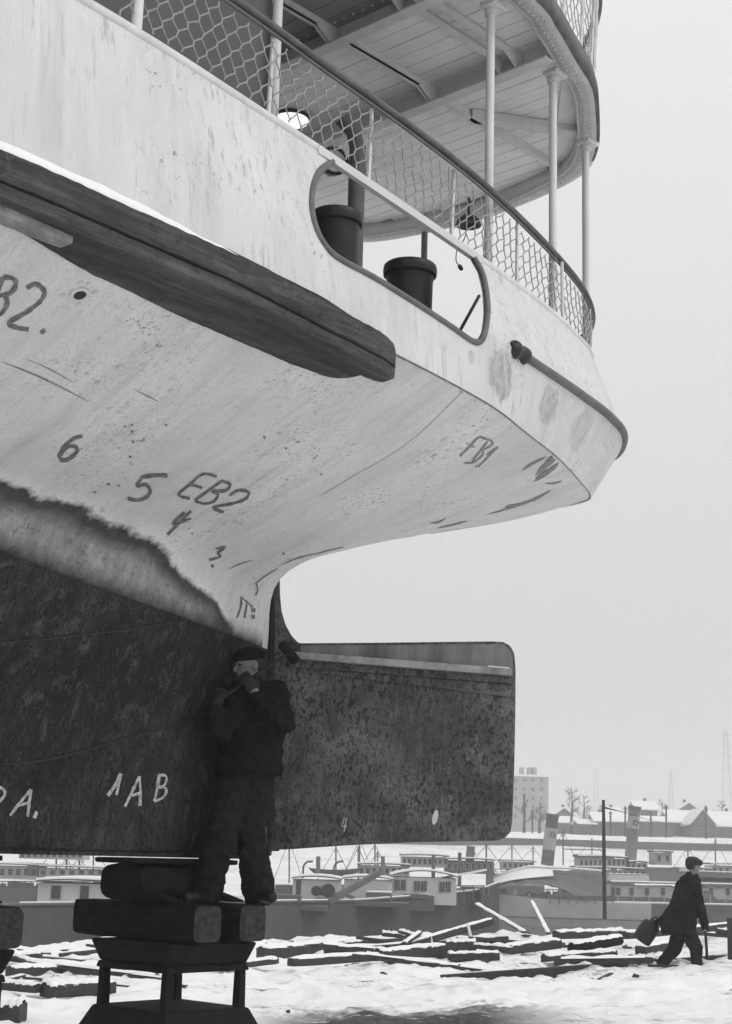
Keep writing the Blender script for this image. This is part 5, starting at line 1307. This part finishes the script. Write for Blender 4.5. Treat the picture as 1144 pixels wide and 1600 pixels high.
# retaining wall and big block beyond
rw = MB(); o = MB().grid([[(x, 247.5+2*math.sin(x*.02), z) for x in range(-300, 301, 10)] for z in (-1, 4.6)]).build('embankment_wall', M['housewall']); tag(o, 'low dark embankment wall along the far shore', 'wall', None, 'thing')
def house(lab, x0, x1, yr, ye, yb_, Y, dep, gable='x', nw=0, chim=(), m='housewall', flat=False):
    h_ = thing('house' if not flat else 'apartment_block', at((x0+x1)/2, yb_, Y), lab, 'building', None if flat else 'houses on the far shore')
    a, b = at(x0, ye, Y), at(x1, yb_+14, Y); xm = (a.x+b.x)/2; ze = a.z; zb = b.z; zr = at(x0, yr, Y).z; X0, X1 = min(a.x, b.x), max(a.x, b.x)
    MB().box((xm, Y+dep/2, (ze+zb)/2), ((X1-X0)/2, dep/2, (ze-zb)/2)).build('wall', M[m], h_)
    if flat:
        MB().box((xm, Y+dep/2, ze+.25), ((X1-X0)/2+.3, dep/2+.3, .24)).build('roof', M['cap'], h_)
    elif gable == 'x':   # ridge along x
        mb = MB()
        for sg, y_ in ((-1, Y-.5), (1, Y+dep+.5)):
            mb.hexa([Vector(q) for q in ((X0-.4, y_, ze-.2), (X1+.4, y_, ze-.2), (X1+.4, Y+dep/2, zr), (X0-.4, Y+dep/2, zr), (X0-.4, y_, ze+.1), (X1+.4, y_, ze+.1), (X1+.4, Y+dep/2, zr+.3), (X0-.4, Y+dep/2, zr+.3))])
        mb.build('roof', M['cap'], h_); 
        for sx in (X0, X1-.2): MB().prism([(sx, Y, ze), (sx, Y+dep, ze), (sx, Y+dep/2, zr)], (.2, 0, 0)).build('gable', M[m], h_)
    else:
        mb = MB()
        for sx, xx in ((-1, X0-.4), (1, X1+.4)):
            mb.hexa([Vector(q) for q in ((xx, Y-.5, ze-.2), (xm, Y-.5, zr), (xm, Y+dep, zr), (xx, Y+dep, ze-.2), (xx, Y-.5, ze+.1), (xm, Y-.5, zr+.3), (xm, Y+dep, zr+.3), (xx, Y+dep, ze+.1))])
        mb.build('roof', M['cap'], h_); MB().prism([(X0, Y-.02, ze), (X1, Y-.02, ze), (xm, Y-.02, zr)], (0, .3, 0)).build('gable', M[m], h_)
    for k in range(nw):
        wx = x0+(k+.5)*(x1-x0)/nw; fr = bx(MB(), wx-2, ye+5, wx+2, ye+12, Y-.1, .15).build('window', M['whiteb'], h_); bx(MB(), wx-1.5, ye+5.6, wx+1.5, ye+11.4, Y-.14, .06).build('pane', M['glass'], fr)
    for cx in chim: bx(MB(), cx-2, yr-5, cx+2, ye, Y+dep/2, .8).build('chimney', M['housewall'], h_)
    return h_
blk = house('big plain apartment block in the haze right of the rudder', 740, 857, 1211, 1211, 1290, 400, 16, 'x', 0, (), 'brick', True)
for r_ in range(5):
    for k in range(8):
        wx = 752+k*13.5; wy = 1219+r_*14; fr = bx(MB(), wx-2.3, wy-3, wx+2.3, wy+3, 399.9, .15).build('window', M['brick'], blk); bx(MB(), wx-1.8, wy-2.5, wx+1.8, wy+2.5, 399.84, .06).build('pane', M['housewall'], fr)
for cx in (816, 828, 836): bx(MB(), cx-3, 1199, cx+3, 1211, 406, 3).build('chimney', M['brick'], blk)
house('wide house with long snowy roof and chimney behind the walking man', 1048, 1118, 1266, 1284, 1310, 300, 12, 'x', 4, (1080,))
house('dark gabled house at the right end of the far row', 1080, 1118, 1264, 1288, 1310, 292, 10, 'y', 2, (1104,))
house('snowy roofed house at the right picture edge', 1112, 1180, 1268, 1290, 1312, 310, 12, 'x', 4, (1136,))
house('pale roofed house behind the banded funnel', 995, 1028, 1252, 1264, 1300, 330, 10, 'x', 2, (1008,))
house('low dark shed between mooring post and banded funnel', 930, 1000, 1270, 1282, 1308, 290, 10, 'x', 4, ())
house('small snowy hut left of the mooring post', 905, 930, 1281, 1286, 1302, 290, 8, 'x', 1, ())
house('long low shed between the funnel and the gabled houses', 1000, 1052, 1276, 1282, 1310, 288, 8, 'x', 3, ())
house('small hut left of the pale funnel', 862, 900, 1276, 1284, 1300, 310, 8, 'x', 2, ())
house('long snowy roofed warehouse seen under the rudder', 520, 700, 1322, 1336, 1360, 255, 12, 'x', 10, ())
house('snowy roofed warehouse seen left of the keel blocks', -60, 150, 1318, 1334, 1360, 250, 12, 'x', 9, (70,))
house('dark roofed shed seen between rudder and hull man', 430, 520, 1330, 1340, 1356, 260, 12, 'x', 4, ())
house('steep roofed house high behind the pale funnel', 866, 898, 1262, 1274, 1296, 360, 10, 'y', 2, (880,))
house('small far house between the two funnels', 944, 972, 1262, 1272, 1290, 370, 9, 'x', 2, (955,))
house('far house peeping over the wide house roof', 1062, 1092, 1254, 1264, 1290, 380, 10, 'y', 2, (1070,))
# bare trees
def tree(px, yb_, yt, Y, lab, seed):
    rnd = random.Random(seed); b, t = at(px, yb_, Y), at(px, yt, Y); H = t.z-b.z
    tr_ = thing('bare_tree', b, lab, 'tree', 'bare trees on the far shore')
    MB().tube([b-Z3*.5, b+Z3*H*.3, b+Z3*H*.6+Vector((.2, 0, 0)), b+Z3*H*.98], [.34, .26, .14, .03], 7).build('trunk', M['bark'], tr_, True)
    cr_ = MB()
    def br_(p, d, L, r, dep):
        e = p+d*L; cr_.tube([p, p.lerp(e, .5)+Vector((rnd.uniform(-1, 1), rnd.uniform(-1, 1), rnd.uniform(-1, 1)))*L*.06, e], [r, r*.75, r*.45], 4, False)
        if dep == 0: return
        for k in range(rnd.choice((3, 4))):
            q = (d+Vector((rnd.uniform(-1, 1), rnd.uniform(-1, 1), rnd.uniform(-.35, .8)))*.75).normalized(); br_(p+d*L*rnd.uniform(.35, 1), q, L*rnd.uniform(.5, .75), r*.55, dep-1)
    for k in range(13):
        h = rnd.uniform(.25, .9); a = rnd.uniform(0, 6.28); br_(b+Z3*H*h, Vector((math.cos(a), math.sin(a), rnd.uniform(.5, 1.1))).normalized(), H*.22*(1.25-h), .06, 3)
    cr_.build('crown', M['bark'], tr_)
tree(893, 1300, 1226, 300, 'bare tree standing alone right of the big block', 1)
tree(819, 1302, 1246, 290, 'bare tree in front of the left of the big block', 2)
tree(843, 1302, 1250, 285, 'bare tree in front of the right of the big block', 3)
tree(912, 1300, 1240, 330, 'slender bare tree right of the lone bare tree', 8)
tree(1035, 1300, 1248, 350, 'bare tree left of the wide snowy house', 9)
tree(940, 1296, 1258, 340, 'small bare tree behind the low dark shed', 4)
tree(1128, 1300, 1250, 345, 'bare tree behind the houses at the right edge', 6)
# power pylons deep in the haze
def pylon(px, yb_, yt, Y, lab):
    p_ = thing('power_pylon', at(px, yb_, Y), lab, 'pylon', 'power pylons in the haze')
    b, t = at(px, yb_, Y), at(px, yt, Y); H = t.z-b.z; mb = MB(); w0, w1 = H*.055, H*.015
    lv = [0, .2, .38, .54, .68, .8, .9, 1]
    def cn(f): w_ = w0+(w1-w0)*f; return [b+Z3*H*f+Vector((sx*w_, sy*w_, 0)) for sx, sy in ((-1, -1), (1, -1), (1, 1), (-1, 1))]
    for i in range(4): mb.bar(cn(0)[i], cn(1)[i], .14, .14)
    for f0, f1 in zip(lv, lv[1:]):
        A0, A1 = cn(f0), cn(f1)
        for i in range(4): mb.bar(A0[i], A1[(i+1) % 4], .07, .07); mb.bar(A0[(i+1) % 4], A1[i], .07, .07)
    o = mb.build('lattice', M['grey'], p_); o['kind'] = 'stuff'
    for f in (.72, .84, .95): MB().bar(b+Z3*H*f-Vector((H*.11, 0, 0)), b+Z3*H*f+Vector((H*.11, 0, 0)), .16, .16).build('cross_arm', M['grey'], p_)
pylon(1137, 1290, 1140, 900, 'tall lattice pylon at the right picture edge')
pylon(1049, 1290, 1205, 1000, 'faint lattice pylon behind the houses')
pylon(932, 1290, 1200, 1100, 'very faint lattice pylon above the mooring post')

# ---- winter haze
hz = MB().box((0, 560, 29.5), (880, 680, 39)).build('haze', None); hz['kind'] = 'stuff'; hz['label'] = 'pale winter haze over the harbour'
hm_ = bpy.data.materials.new('haze'); hm_.use_nodes = True; t_ = hm_.node_tree; t_.nodes.clear()
pv = t_.nodes.new('ShaderNodeVolumePrincipled'); pv.inputs['Density'].default_value = .0013; pv.inputs['Color'].default_value = G(.96); pv.inputs['Anisotropy'].default_value = .2
mo = t_.nodes.new('ShaderNodeOutputMaterial'); t_.links.new(pv.outputs[0], mo.inputs['Volume']); hz.data.materials.append(hm_)
